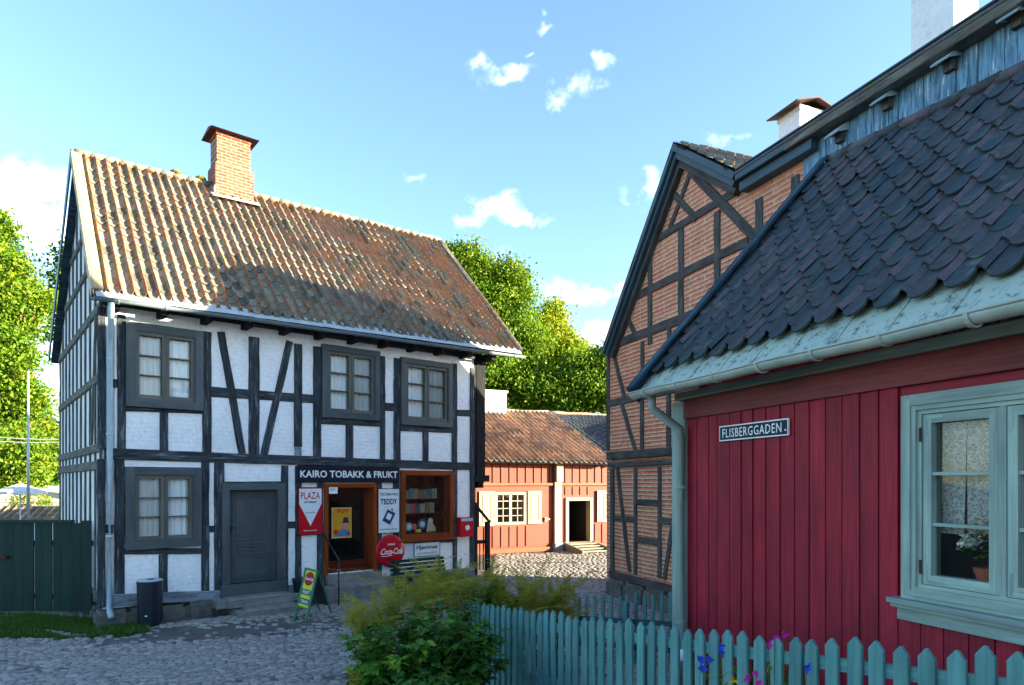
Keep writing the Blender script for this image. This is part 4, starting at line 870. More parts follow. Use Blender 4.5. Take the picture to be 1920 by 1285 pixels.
# bench
bf = Frame(*(S.P(sp(744, 1060, .8)[0], 0, .8).xy), .77, .637); bf.n = S.n
be = thing('park_bench', 'dark green slatted bench under the display window behind the plants', 'bench')
BW = 1.55
for k in range(4):
    mb = MB(); mb.box(bf, 0, BW, .38 + k * .095, .45 + k * .095, -.30 - k * .03, -.275 - k * .03); mb.build('back_slat', M['green_gate'], be)
for k in range(4): mb = MB(); mb.box(bf, 0, BW, .32, .345, -.24 + k * .115, -.15 + k * .115); mb.build('seat_slat', M['green_gate'], be)
for u in (.12, BW - .18):
    mb = MB(); mb.box(bf, u, u + .05, -.2, .32, .12, .17); mb.build('leg', M['black_metal'], be); mb = MB(); mb.box(bf, u, u + .05, -.2, .32, -.28, -.22); mb.build('leg', M['black_metal'], be)
    mb = MB(); bar3(bf.P(u + .025, .32, -.25), bf.P(u + .025, .76, -.37), .05, .03, bf.n, mb); mb.build('back_support', M['black_metal'], be)
# stair railing right of the shop
rl = thing('stair_railing', 'dark wooden stair railing at the right end of the shop house', 'railing')
rf = Frame(*(S.P(UW + .02, 0, -.05).xy), .77, .637); rf.n = S.n
mb = MB(); mb.box(rf, .06, .16, -.2, 2.05, -.1, -.02); mb.build('post', M['dark_board'], rl)
mb = MB(); mb.box(rf, .46, .58, -.2, 1.52, -.1, -.0); mb.build('post', M['dark_board'], rl)
mb = MB(); bar3(rf.P(.05, 2.05, -.05), rf.P(.6, 1.50, -.05), .06, .06, (0, 0, 1), mb); mb.build('rail', M['dark_board'], rl)
mb = MB(); mb.box(rf, .16, .46, .92, 1.02, -.08, -.04); mb.build('rail', M['dark_board'], rl)
for k in range(2): mb = MB(); mb.box(rf, .25 + .12 * k, .28 + .12 * k, .2, .92, -.07, -.05); mb.build('baluster', M['dark_board'], rl)

# ================================================================== green gate and the yard behind
gt = thing('board_gate', 'bottle green board gate closing the yard left of the shop', 'gate')
GY = 12.95; gf = Frame(-14.2, GY + .1, 1, -.012); gf.n = Vector((0, -1, 0))
x = 0.0; i = 0; xe = (168 - CX) / F * 12.9 + 14.2
while x < xe - .03:
    wd = rng.uniform(.17, .21); gap = .004
    if i and abs((x - 14.2) / 12.9 * F + CX - 62) < 10: gap = .03
    if i and abs((x - 14.2) / 12.9 * F + CX - 86) < 10: gap = .03
    x1 = min(x + wd, xe); mb = MB(); hi = 1.80 if (x - 14.2) / 12.9 * F + CX < 132 else 1.85; mb.box(gf, x + gap, x1, .06, hi, 0, .022 + rng.uniform(0, .006)); mb.build('board', M['green_gate'], gt); x = x1; i += 1
mb = MB(); mb.box(gf, 0, xe - .38, 1.80, 1.86, -.06, .06); mb.box(gf, 0, xe, 1.35, 1.45, -.05, -.0005); mb.box(gf, 0, xe, .30, .40, -.05, -.0005); mb.build('rail', M['green_gate'], gt)
mb = MB(); q = (-14.2 + 0) ; ux_ = (8 - CX) / F * 12.9 + 14.2; mb.box(gf, ux_ - .2, ux_ + .04, 1.10, 1.16, .03, .07); mb.tube([gf.P(ux_, 1.13, .05), gf.P(ux_, 1.13, .09)], .03, 8); mb.build('latch', M['rust_metal'], gt)
# tiled wall coping behind the gate
cw = thing('yard_wall', 'low white wall with a red tiled coping beyond the green gate', 'wall')
yf = Frame(-34, 30, 1, -.03); mb = MB(); mb.box(yf, 0, 16, 0, 1.0, -.3, 0); mb.build('wall', M['gable_plaster'], cw)
roof_tiles('coping', yf.P(0, .95, .2), yf.P(16, .95, .2), yf.P(16, 1.52, -.65), yf.P(0, 1.52, -.65), 44, 3, .045, .15, .03, M['far_tile'], cw, seed=8)
tn = thing('market_tent', 'cream canvas tent roof beyond the yard wall', 'tent')
tc_ = Vector((-26.0, 35, 0)); mb = MB(); mb.add([tc_ + Vector(p) for p in ((-3.4, -1.5, 1.6), (3.4, -1.5, 1.6), (3.4, 1.8, 1.6), (-3.4, 1.8, 1.6), (-2.2, 0, 2.55), (2.2, 0, 2.45))], [(0, 1, 5, 4), (1, 2, 5), (2, 3, 4, 5), (3, 0, 4)]); mb.build('canopy', M['canvas'], tn)
mb = MB(); mb.box(Frame(tc_.x - 3.4, tc_.y - 1.48, 1, 0), 0, 6.8, .0, 1.6, -.03, 0); mb.build('side_wall', M['canvas'], tn)
um_ = thing('parasol', 'pale blue-white open parasol showing above the yard wall', 'parasol')
uc = Vector(((38 - CX) / F * 28, 28, 0)); mb = MB(); vs = [uc + Vector((0, 0, 2.58))]; fs = []; K = 8
for k in range(K): a = k * 6.2832 / K + .2; vs.append(uc + Vector((1.0 * math.cos(a), 1.0 * math.sin(a), 2.22)))
for k in range(K): a = (k) * 6.2832 / K + .2; vs.append(uc + Vector((1.0 * math.cos(a), 1.0 * math.sin(a), 2.11)))
for k in range(K): fs.append((0, 1 + k, 1 + (k + 1) % K)); fs.append((1 + k, 1 + K + k, 1 + K + (k + 1) % K, 1 + (k + 1) % K))
mb.add(vs, fs); mb.build('canopy', M['umbrella'], um_); mb = MB(); mb.tube([uc, uc + Vector((0, 0, 2.64))], .028, 8); mb.build('pole', M['pole'], um_)
mb = MB()
for k in range(K): a = k * 6.2832 / K + .2; mb.tube([uc + Vector((0, 0, 2.50)), uc + Vector((.97 * math.cos(a), .97 * math.sin(a), 2.18))], .008, 5)
mb.build('ribs', M['pole'], um_)
fp = Vector(((53 - CX) / F * 24.5, 24.5, 0)); fl_ = thing('flagpole', 'thin pale steel mast rising behind the parasol', 'mast'); mb = MB(); mb.tube([fp, fp + Vector((0, 0, 6.65))], .06, 10, r1=.032); mb.build('shaft', M['pole'], fl_, smooth=True)
mb = MB(); mb.lathe(fp + Vector((0, 0, 6.65)), [(.02, 0), (.05, .04), (.05, .07), (.01, .11)], 10); mb.build('finial', M['pole'], fl_); mb = MB(); mb.lathe(fp, [(.12, 0), (.12, .06), (.06, .10)], 12); mb.build('base', M['pole'], fl_)
for k, (ya, yb, yy) in enumerate(((800, 818, 26), (812, 822, 26.5))):
    a = AP(-200, ya - 12, yy); b = AP(190, yb + 2, yy + 2); mb = MB(); mb.tube([a.lerp(b, t / 10) - Vector((0, 0, .35 * 4 * (t / 10) * (1 - t / 10))) for t in range(11)], .016, 5)
    tag(mb.build('overhead_cable', M['wire']), ('upper' if k == 0 else 'lower') + ' of the two thin cables crossing before the left tree', 'cable', 'overhead cables at the left')

# ================================================================== brick house
bh = thing('brick_house', 'tall half-timbered house with striped red brick and a pointed gable', 'house')
Bf = FB; BT = M['brown_timber']
def bp_(x, y, o=0.0): return Bf.px(x, y, o)
apex = bp_(1262, 283); evl = bp_(1137, 655); val = bp_(1380, 345); u_end = 13.5
ul = bp_(1141, 900)[0]; z_e = val[1]
print('brick', apex, evl, val, ul)
zjet = bp_(1145, 862)[1]
mb = MB(); mb.poly(Bf, [(ul, zjet), (7.0, zjet), (7.0, z_e), (val[0], z_e), (apex[0], apex[1]), (ul, evl[1])], -.25, 0.0); mb.build('upper_wall', M['brick'], bh)
mb = MB(); mb.poly(Bf, [(ul + .08, .1), (7.0, .1), (7.0, zjet), (ul + .08, zjet)], -.31, -.06); mb.build('lower_wall', M['brick'], bh)
O1 = .035
def bt(x0, y0, x1, y1, w_, o=O1, name='beam'): return brace_px(Bf, (x0, y0), (x1, y1), w_, o, BT, bh, name)
def bpost(x, y0, y1, w_, o=O1, name='post'):
    u = bp_(x, (y0 + y1) / 2, o)[0]; zt, zb = bp_(x, y0, o)[1], bp_(x, y1, o)[1]; return timber_q(Bf, [(u - w_ / 2, zb), (u + w_ / 2, zb), (u + w_ / 2, zt), (u - w_ / 2, zt)], -.05, o, BT, name, bh)
def bbeam(x, y, u0, u1, w_, o=O1 - .003, name='beam'):
    z = bp_(x, y, o)[1]; return timber_q(Bf, [(u0, z - w_ / 2), (u1, z - w_ / 2), (u1, z + w_ / 2), (u0, z + w_ / 2)], -.05, o, BT, name, bh), z
def ux(x, y=600): return bp_(x, y, O1)[0]
bbeam(1136, 652, ul, 4.9, .20); bbeam(1140, 757, ul, 4.9, .17); bbeam(1142, 855, ul - .02, 5.5, .18, .05, 'floor_beam'); bbeam(1144, 872, ul - .02, 5.5, .12, .02, 'floor_beam')
bbeam(1172, 565, ux(1165, 565), 4.9, .17); bbeam(1213, 459, ux(1208, 459), 4.9, .16)
bpost(1139, 660, 845, .13); bpost(1146, 880, 1082, .14, .0)
bpost(1217, 462, 646, .15); bpost(1275, 430, 612, .17); bpost(1343, 396, 560, .17); bpost(1421, 372, 470, .17); bpost(1489, 330, 420, .16); bpost(1343, 540, 640, .17)
bt(1292, 320, 1420, 452, .17, O1 + .004, 'brace'); bt(1249, 350, 1304, 410, .13, O1 + .004, 'brace'); bt(1294, 320, 1250, 440, .12, O1 + .001, 'brace'); bt(1165, 575, 1193, 634, .13, O1, 'brace')
bpost(1203, 640, 745, .12); bpost(1253, 615, 735, .12); bt(1147, 657, 1170, 748, .12, O1, 'brace'); bpost(1202, 750, 845, .14); bpost(1252, 740, 838, .14); bt(1164, 757, 1190, 846, .13, O1, 'brace')
OL = -.02
def bt2(*a, **k): return bt(*a, o=OL, **k)
bt2(1156, 878, 1179, 1072, .13, name='brace'); bpost(1190, 878, 1078, .12, OL); bpost(1235, 875, 1084, .12, OL); bt(1268, 925, 1244, 1086, .12, OL, 'brace')
u_a, u_b = bp_(1193, 940, OL)[0], bp_(1232, 940, OL)[0]
for y, x, ua_, ub_ in ((942, 1200, u_a, u_b), (1013, 1200, u_a, u_b), (972, 1160, ul + .1, u_a - .1), (978, 1245, u_b, 5.0)): bbeam(x, y, ua_, ub_, .14, OL - .004)
bbeam(1149, 1078, ul + .04, 6.5, .16, .02, 'sill_beam')
stones(Bf, ul + .0, 6.6, -.35, bp_(1149, 1086)[1] + .02, -.3, .10, 8, 'plinth', bh, M['stone'])
# weathered plank cladding of the tall right part
mb = None; u = bp_(1506, 300, .03)[0]; zc = 5.4
while u < u_end:
    wd = rng.uniform(.10, .17)
    mb = MB(); o = .03 + rng.uniform(0, .02); mb.box(Bf, u, u + wd - .006, 3.4 + rng.uniform(-.0, .1), z_e + .02, 0, o)
    if (u < 9.6): mb.build('cladding_plank', M['plank'], bh)
    u += wd
mb = MB(); mb.box(Bf, 7.0, u_end, 0, z_e, -.25, 0); mb.build('rear_wall_part', M['dark_board'], bh)
mb = MB(); mb.poly(Bf, [(ul + .03, 0), (u_end, 0), (u_end, z_e - .02), (apex[0], apex[1] - .3), (ul + .03, evl[1] - .1)], -4.2, -4.0); mb.build('rear_wall', M['dark_board'], bh)
Ef = Frame(*(Bf.P(ul, 0, 0).xy), -Bf.n.x, -Bf.n.y); mb = MB(); mb.box(Ef, .02, 4.2, .1, evl[1], -.12, .12) ; mb.build('end_wall', M['brick'], bh)
# rake boards and fascia: three stepped mouldings
ovh = .28
def rake(p, q, drop, name, mats=('bluegrey', 'bluegrey', 'brown_timber')):
    """p,q: (u,z) of the roof edge; drop direction below it."""
    a, b = Vector(p), Vector(q); d = (b - a).normalized(); n = Vector((-d.y, d.x)); n = n if n.y > 0 else -n
    for k, (t0, t1, oo) in enumerate(((.0, -.12, ovh), (-.115, -.22, ovh - .06), (-.215, -.34, ovh - .15))):
        t0 *= drop; t1 *= drop; timber_q(Bf, [a + n * t0, b + n * t0, b + n * t1, a + n * t1], -.02, oo, M[mats[k]], name, bh, .001, .01)
ax = bp_(1262, 268, ovh); el = bp_(1127, 660, ovh); vl = bp_(1378, 322, ovh)
rake(el, ax, .82, 'rake_board'); rake(ax, vl, 1.1, 'rake_board')
fe = bp_(1470, 268, ovh)
zf = vl[1]
timber_q(Bf, [(vl[0], zf - .16), (fe[0], zf - .16), (fe[0], zf), (vl[0], zf)], -.02, ovh, M['bluegrey'], 'fascia', bh, .001, .01)
timber_q(Bf, [(vl[0], zf - .33), (fe[0] + .45, zf - .33), (fe[0] + .45, zf - .163), (vl[0], zf - .163)], -.02, ovh - .09, M['bluegrey'], 'fascia', bh, .003, .01)
timber_q(Bf, [(fe[0], zf - .17), (u_end, zf - .17), (u_end, zf + .01), (fe[0], zf + .01)], -.02, ovh, m_timber('brown_fascia_board', (.09, .085, .07), (.16, .155, .13), (.26, .25, .22), .004), 'fascia', bh, .004, .01)
mb = MB(); mb.box(Bf, vl[0] + .02, u_end, zf + .012, zf + .035, -.2, ovh + .02); mb.build('edge_flashing', M['bluegrey'], bh)
M['cap_paint'] = m_plain('pale_blue_cap_paint', (.42, .58, .64), .5)
# metal caps on beam ends poking through the planks
for x, y in ((1570, 236), (1658, 172), (1775, 98), (1902, 12)):
    u, z = bp_(x, y + 8, .14); q = MB(); P = Bf.P; q.add([P(u - .10, z - .0, .20), P(u + .10, z - .0, .20), P(u + .10, z + .10, .05), P(u - .10, z + .10, .05), P(u - .10, z - .02, .20), P(u + .10, z - .02, .20), P(u + .10, z + .08, .05), P(u - .10, z + .08, .05)], [(0, 1, 2, 3), (4, 5, 6, 7), (0, 1, 5, 4), (1, 2, 6, 5), (3, 0, 4, 7)])
    q = MB(); q.hexa([P(u - .11, z - .11, .27), P(u + .11, z - .11, .27), P(u + .11, z + .09, .03), P(u - .11, z + .09, .03), P(u - .11, z - .095, .285), P(u + .11, z - .095, .285), P(u + .11, z + .11, .03), P(u - .11, z + .11, .03)])
    for e_ in (-.11, .10): q.add([P(u + e_, z - .10, .27), P(u + e_, z + .09, .03), P(u + e_, z - .02, .03), P(u + e_ + .01, z - .10, .27), P(u + e_ + .01, z + .09, .03), P(u + e_ + .01, z - .02, .03)], [(0, 1, 2), (3, 4, 5), (0, 1, 4, 3), (0, 2, 5, 3)])
    bx_ = q.build('beam_cap', M['cap_paint'], bh); q = MB(); q.box(Bf, u - .06, u + .06, z - .17, z - .03, .0, .12); q.build('beam_end', M['gable_timber'], bh)
# roofs: gable left and right slope running back, low roof behind the fascia
rb = -Bf.n * 4.4
p_el, p_ax, p_vl = Bf.P(el[0], el[1] + .02, ovh), Bf.P(ax[0], ax[1] + .02, ovh), Bf.P(vl[0], vl[1] + .02, ovh)
slab([p_el, p_ax, p_ax + rb, p_el + rb], .05, 'roof_boarding', M['dark_board'], bh)
up3 = Vector((0, 0, .015))
roof_tiles('roof', p_vl + up3 - Bf.u * -.0, p_vl + rb + up3, p_ax + rb + up3, p_ax + up3, 20, 7, .035, .2, .025, M['shop_tile'], bh, seed=5)
slab([p_vl - up3, p_ax - up3, p_ax + rb - up3, p_vl + rb - up3], .04, 'roof_boarding', M['dark_board'], bh)
pe = Bf.P(u_end, zf, ovh); slab([p_vl + Vector((0, 0, -.02)), pe, pe + rb - Vector((0, 0, 1.2)), p_vl + rb - Vector((0, 0, 1.2))], .05, 'rear_roof', M['slate'], bh)
# chimneys
def white_chimney(xl, xm, xr, ytop, ybot, dist_o, label, cap=True):
    u0, zt = Bf.px(xm, ytop, -dist_o); ul_, _ = Bf.px(xr, ytop, -dist_o)
    # left visible face parallel to facade from xl to xm, right visible face turned to the lane
    ua, _ = Bf.px(xl, ytop, -dist_o); f = Frame(*(Bf.P(ua, 0, -dist_o).xy), Bf.u.x, Bf.u.y); f.n = Bf.n
    return ua, u0, zt, f
ua, ub, zt, cf = white_chimney(1460, 1500, 1548, 195, 270, 1.2, '')
mb = MB(); mb.box(cf, 0, ub - ua, 4.2, zt, -.62, 0); mb.box(cf, -.02, ub - ua + .02, zt - .10, zt - .03, -.64, .02); c1_ = mb.build('chimney', M['white_chimney'], bh)
mb = MB(); w_ = ub - ua; P = cf.P; zz = zt - .02
v = [P(-.10, zz, .20), P(w_ + .14, zz, .20), P(w_ + .14, zz, -.80), P(-.10, zz, -.80), P(-.06, zz + .13, -.31), P(w_ + .10, zz + .13, -.31)]
mb.add([P(-.10, zz, .20), P(w_ + .14, zz, .20), P(w_ + .14, zz + .15, -.31), P(-.10, zz + .15, -.31), P(-.10, zz, -.80), P(w_ + .14, zz, -.80)] + [p - Vector((0, 0, .025)) for p in (P(-.10, zz, .20), P(w_ + .14, zz, .20), P(w_ + .14, zz + .15, -.31), P(-.10, zz + .15, -.31), P(-.10, zz, -.80), P(w_ + .14, zz, -.80))],
       [(0, 1, 2, 3), (3, 2, 5, 4), (6, 7, 8, 9), (9, 8, 11, 10), (0, 1, 7, 6), (4, 5, 11, 10), (1, 2, 8, 7), (2, 5, 11, 8), (0, 3, 9, 6), (3, 4, 10, 9)]); mb.build('chimney_cap', M['rust_metal'], c1_)
ua, ub, zt, cf = white_chimney(1708, 1788, 1850, 40, 100, .9, '')
mb = MB(); mb.box(cf, 0, ub - ua, 4.2, zt + 1.0, -.50, 0); c2_ = mb.build('chimney', M['white_chimney'], bh)

# ================================================================== red weatherboard house
rh = thing('red_cottage', 'crimson boarded cottage with pale green trim and a dark tiled roof', 'house')
Rf = FR
def rp(x, y, o=0.0): return Rf.px(x, y, o)
WN = (rp(1690, 900, .07)[0], None, rp(1700, 1122, .07)[1], rp(1700, 742, .07)[1])
wu0 = WN[0]; wmid = rp(1882, 900, .04)[0]; wu1 = wmid * 2 - wu0; wz0, wz1 = WN[2], WN[3]
print('red win', wu0, wu1, wz0, wz1, 'corner', rp(1283, 900))
ztop = 3.62
mb = MB(); wall_holes(mb, Rf, 0, 7.3, .35, ztop, [(wu0 + .12, wu1 - .12, wz0 + .08, wz1 - .1)], .18); mb.box(Rf, 0, 7.3, .0, ztop, -4.6, -4.45)
ZR = 6.80
mb.poly(Frame(Rf.o.x + Rf.u.x * .09, Rf.o.y + Rf.u.y * .09, -Rf.n.x, -Rf.n.y), [(.185, .1), (4.5, .1), (4.5, 3.8), (2.41, ZR - .15), (.185, 3.9)], -.08, .08); mb.build('wall', M['red_board'], rh)
# board cladding: individual boards with lapping edges, none across the window
edges = [1305, 1327, 1343, 1366, 1388, 1410, 1434, 1461, 1488, 1515, 1546, 1577, 1610, 1645, 1682]
us = [rp(x, 900, .03)[0] for x in edges]; st = (us[-1] - us[0]) / (len(us) - 1)
us = [us[0] - st] + us
while us[-1] < 7.0: us.append(us[-1] + st * rng.uniform(.96, 1.04))
zf0 = rp(1283, 786, .05)[1]; zf1 = rp(1283, 752, .05)[1]
for i in range(len(us) - 1):
    a, b = us[i], us[i + 1]; segs = [(.3, zf0)]
    if b > wu0 + .02 and a < wu1 - .02: segs = [(.3, wz0 - .06)]
    for z0, z1 in segs:
        mb = MB(); e0 = .016 + rng.uniform(-.003, .003); e1 = .025 + rng.uniform(-.003, .003); P = Rf.P; rr = rng.random() * 9
        pts = [P(a + .002, z0, 0), P(b - .002, z0, 0), P(b - .002, z0, e1), P(a + .002, z0, e0), P(a + .002, z1, 0), P(b - .002, z1, 0), P(b - .002, z1, e1), P(a + .002, z1, e0)]
        g = [(z, u, rr) for z, u in ((z0, a), (z0, b), (z0, b), (z0, a), (z1, a), (z1, b), (z1, b), (z1, a))]; mb.hexa(pts, None, g)
        mb.build('board', M['red_board'], rh)
mb = MB(); mb.box(Rf, .06, 7.3, zf0, zf1, 0, .055); mb.build('frieze_board', M['red_frieze'], rh)
mb = MB(); mb.box(Rf, -.02, 7.3, zf1 + .003, ztop - .02, 0, .12); mb.build('soffit_board', M['mint'], rh)
u0c, u1c = rp(1262, 1000, .05)[0], rp(1283, 1000, .05)[0]
mb = MB(); mb.box(Rf, u0c - .02, u1c, .1, zf1 + .0, -.12, .05); mb.build('corner_board', M['mint'], rh)
# window
mb = MB(); cw_ = .13
def cas(mb, a, b, c, d, w_, o0, o1): ring(mb, Rf, a, b, c, d, w_, w_, w_, w_ * .8, o0, o1)
cas(mb, wu0, wu1, wz0, wz1, .115, -.08, .075); cas(mb, wu0 + .03, wu1 - .03, wz0 + .03, wz1 - .03, .05, .075, .088); cas(mb, wu0 + .115, wu1 - .115, wz0 + .092, wz1 - .115, .03, -.08, .055)
wd_ = mb.build('window', M['mint'], rh)
mb = MB(); mb.box(Rf, wu0 - .06, wu1 + .06, wz0 - .035, wz0 - .0, 0, .15); mb.box(Rf, wu0 - .045, wu1 + .045, wz0 - .065, wz0 - .035, 0, .125); mb.box(Rf, wu0 - .03, wu1 + .03, wz0 - .16, wz0 - .065, 0, .075); mb.build('sill', M['mint'], wd_)
mb = MB(); mb.box(Rf, wmid - .022, wmid + .022, wz0 + .1, wz1 - .12, -.08, .05); mb.build('mullion', M['mint'], wd_)
a0, a1 = wu0 + .15, wmid - .026; b0, b1 = wmid + .026, wu1 - .15; c0_, d0_ = wz0 + .12, wz1 - .15
for sa, sb in ((a0, a1), (b0, b1)):
    mb = MB(); sw_ = .062; ring(mb, Rf, sa, sb, c0_, d0_, sw_, sw_, sw_, sw_ * 1.1, -.05, .045); gh = d0_ - c0_ - sw_ * 2.1
    for k in (1, 2): zz = c0_ + sw_ * 1.1 + gh * k / 3; mb.box(Rf, sa + sw_, sb - sw_, zz - .012, zz + .012, -.04, .035)
    s_ = mb.build('sash', M['mint'], wd_)
    mb = MB(); mb.add([Rf.P(sa + sw_, c0_ + sw_, -.01), Rf.P(sb - sw_, c0_ + sw_, -.01), Rf.P(sb - sw_, d0_ - sw_, -.01), Rf.P(sa + sw_, d0_ - sw_, -.01)], [(0, 1, 2, 3)]); mb.build('pane', M['glass'], wd_)
    mb = MB()
    for (cu_, cz_) in ((sa, d0_), (sb, d0_), (sa, c0_), (sb, c0_)):
        su = 1 if cu_ == sa else -1; sz = -1 if cz_ == d0_ else 1
        a_, b_2 = sorted((cu_ + su * .012, cu_ + su * .034)); c_, d2 = sorted((cz_ + sz * .01, cz_ + sz * .15)); mb.box(Rf, a_, b_2, c_, d2, .045, .0475)
        a_, b_2 = sorted((cu_ + su * .034, cu_ + su * .15)); c_, d2 = sorted((cz_ + sz * .01, cz_ + sz * .032)); mb.box(Rf, a_, b_2, c_, d2, .045, .0475)
    mb.build('corner_bracket', M['mint'], wd_)
for zz in (c0_ + .12, d0_ - .14):
    mb = MB(); mb.tube([Rf.P(a0 - .012, zz - .05, .055), Rf.P(a0 - .012, zz + .05, .055)], .010, 8); mb.build('hinge', M['rust_metal'], wd_)
room(Rf, wu0 + .05, wu1 - .05, wz0 + .08, wz1 - .05, -.185, 2.2, M['interior'], wd_)
gw = a1 - a0
curtain(Rf, a0 + gw * .42, a1 + .02, c0_ + (d0_ - c0_) * .33, d0_, -.10, M['lace'], wd_, 3, .012); curtain(Rf, a0 + .02, a0 + gw * .44, c0_ + (d0_ - c0_) * .30, d0_, -.09, M['lace'], wd_, 2, .012, slant=.12)
curtain(Rf, b1 - .25, b1, c0_, d0_, -.22, M['lace'], wd_, 3, .012)
mb = MB(); mb.box(Rf, wu0 + .13, wu1 - .13, wz0 + .09, wz0 + .118, -.6, -.085); mb.build('inner_sill', M['mint'], wd_)
# street name plate
u0, z1 = rp(1348, 800, .06); u1, _ = rp(1477, 790, .06); z0 = rp(1348, 828, .06)[1]
mb = MB(); mb.box(Rf, u0, u1, z0, z1, .034, .055); ss = mb.build('street_sign', wenam); tag(ss, 'dark blue street name plate FLISBERGGADEN on the crimson boards', 'street sign')
mb = MB(); mb.box(Rf, u0 + .012, u1 - .012, z0 + .012, z1 - .012, .055, .057); mb.build('blue_field', flat('sign_navy', (.006, .022, .045), .7), ss)
text('FLISBERGGADEN', Rf, (u0 + u1) / 2 - .012, (z0 + z1) / 2, (u1 - u0) * .86, (z1 - z0) * .58, .058, white, ss, bold=.004, spacing=1.12)
if 0: mb = MB(); W_ = (u1 - u0) * .86; x0_ = (u0 + u1) / 2 - .012 - W_ / 2; cw13 = W_ / 13; zz0, zz1 = (z0 + z1) / 2 - (z1 - z0) * .29, (z0 + z1) / 2 + (z1 - z0) * .29
for i, ch_ in enumerate(''):
    xc = x0_ + cw13 * (i + .5)
    if ch_ in 'FLIBERDN': mb.box(Rf, xc - cw13 * .46, xc - cw13 * (.05 if ch_ != 'I' else -.2), zz0, zz0 + .008, .058, .0592); mb.box(Rf, xc - cw13 * .46, xc - cw13 * .05, zz1 - .008, zz1, .058, .0592)
disc(Rf, u1 - .032, z0 + .05, .010, .056, .059, wenam, ss, 'dot', 10)
# flowerpot in the window
pp = Rf.P(a0 + gw * .62, wz0 + .118, -.15)
fpn = thing('potted_plant', 'white flowering houseplant in a terracotta pot on the cottage window sill', 'potted plant')
mb = MB(); mb.lathe(pp, [(.055, 0), (.075, .11), (.082, .11), (.085, .145), (.07, .145)], 20); mb.build('pot', flat('terracotta', (.36, .10, .05), .8), fpn)
# eave, apron, gutter, roof
EL = Rf.P(-.26, 3.91, .23); ER = Rf.P(7.5, 3.91, .23); RR = Rf.P(7.5, 6.15, -2.41); RL = Rf.P(-.26, ZR - .03, -2.41)
ncr = int(7.76 / .265)
rr_ = roof_tiles('roof', EL, ER, RR, RL, ncr, 12, .036, .27, .028, M['red_tile'], rh, seed=9, sag=.03, jit=.005)
nu = (ER - EL).cross(RL - EL).normalized(); nu = nu if nu.z > 0 else -nu
slab([EL - nu * .08, ER - nu * .08, RR - nu * .08, RL - nu * .08], .05, 'roof_boarding', M['dark_board'], rh)
RB = Rf.P(-.26, 3.7, -4.9); RC = Rf.P(7.5, 3.7, -4.9); slab([RL, RR, RC, RB], .06, 'rear_roof', M['red_tile'], rh)
mb = MB(); n = 22
for i in range(n): mb.tube([RL.lerp(RR, i / n) + Vector((0, 0, .0)), RL.lerp(RR, (i + 1.06) / n) + Vector((0, 0, .015))], .075, 10)
mb.build('ridge_tiles', M['red_tile'], rh, smooth=True)
mb = MB(); bar3(EL - Rf.u * .03 + nu * .07 - (RL - EL).normalized() * .38, RL - Rf.u * .03 + nu * .07, .14, .03, nu, mb); bar3(EL - Rf.u * .09 - nu * .04 - (RL - EL).normalized() * .38, RL - Rf.u * .09 - nu * .04, .03, .22, nu, mb); mb.build('bargeboard', M['verge'], rh)
upv = (RL - EL).normalized(); k_ap = 6; mb = MB()
for i in range(17):
    t0, t1 = i / 17, (i + 1) / 17; a = EL.lerp(ER, t0) - nu * .045; b = EL.lerp(ER, t1) - nu * .045; ps = [a + upv * .12, b + upv * .12, b - upv * .365, a - upv * .365]
    mb.add(ps + [p - nu * .008 for p in ps], [(0, 1, 2, 3), (4, 5, 6, 7), (2, 3, 7, 6)], [(t0 * 7.7, .3, 0), (t1 * 7.7, .3, 0), (t1 * 7.7, 0, 0), (t0 * 7.7, 0, 0)] * 2)
    bar3(a + upv * .1 + nu * .004, a - upv * .365 + nu * .004, .012, .012, nu, mb)
mb.build('eaves_apron', M['apron'], rh)
gz_ = CH + 170 / F * 7.56; go = EL - upv * .365 - nu * .045
g0 = Vector((go.x, go.y, go.z + .0)) + Rf.n * .055; g1 = g0 + Rf.u * 7.7; g1.z -= .03
gutter('gutter', g0, g1, .068, Rf.n, M['gutter'], rh, 13)
pc = rp(1270, 760, .35); pu = -.03
pts = [Rf.P(pu, g0.z - .04, .41), Rf.P(pu, g0.z - .19, .40), Rf.P(pu + .11, g0.z - .42, .12), Rf.P(pu + .11, g0.z - .56, .11), Rf.P(pu + .11, 1.0, .11), Rf.P(pu + .11, .3, .11)]
downpipe('downpipe', pts, .05, M['mint'], rh, [Rf.P(pu + .11, z, .11) for z in (2.55, 1.05)])
# ================================================================== far red farmhouse across the yard
fh = thing('far_cottage', 'low coral red boarded cottage with cream shutters across the sunny yard', 'house')
Ff = FF
def fp_(x, y, o=0.0): return Ff.px(x, y, o)
ulft, urgt = -3.0, 9.0
dr0, dr1 = fp_(1064, 990)[0], fp_(1106, 990)[0]; dz0, dz1 = fp_(1085, 1016)[1], fp_(1085, 938)[1]
w0, w1 = fp_(930, 950)[0], fp_(983, 950)[0]; fz0, fz1 = fp_(955, 981)[1], fp_(955, 926)[1]
x0, x1 = fp_(1134, 950)[0], fp_(1134, 950)[0] + 1.0; ez = 3.42
mb = MB(); wall_holes(mb, Ff, ulft, urgt, -.2, ez, [(dr0, dr1, dz0, dz1), (w0, w1, fz0, fz1), (x0, x1, fz0, fz1)], .25); mb.box(Ff, ulft, urgt, 0, ez, -5.2, -5.0); mb.build('wall', M['far_red'], fh)
zr = fp_(960, 908)[1]; u = ulft
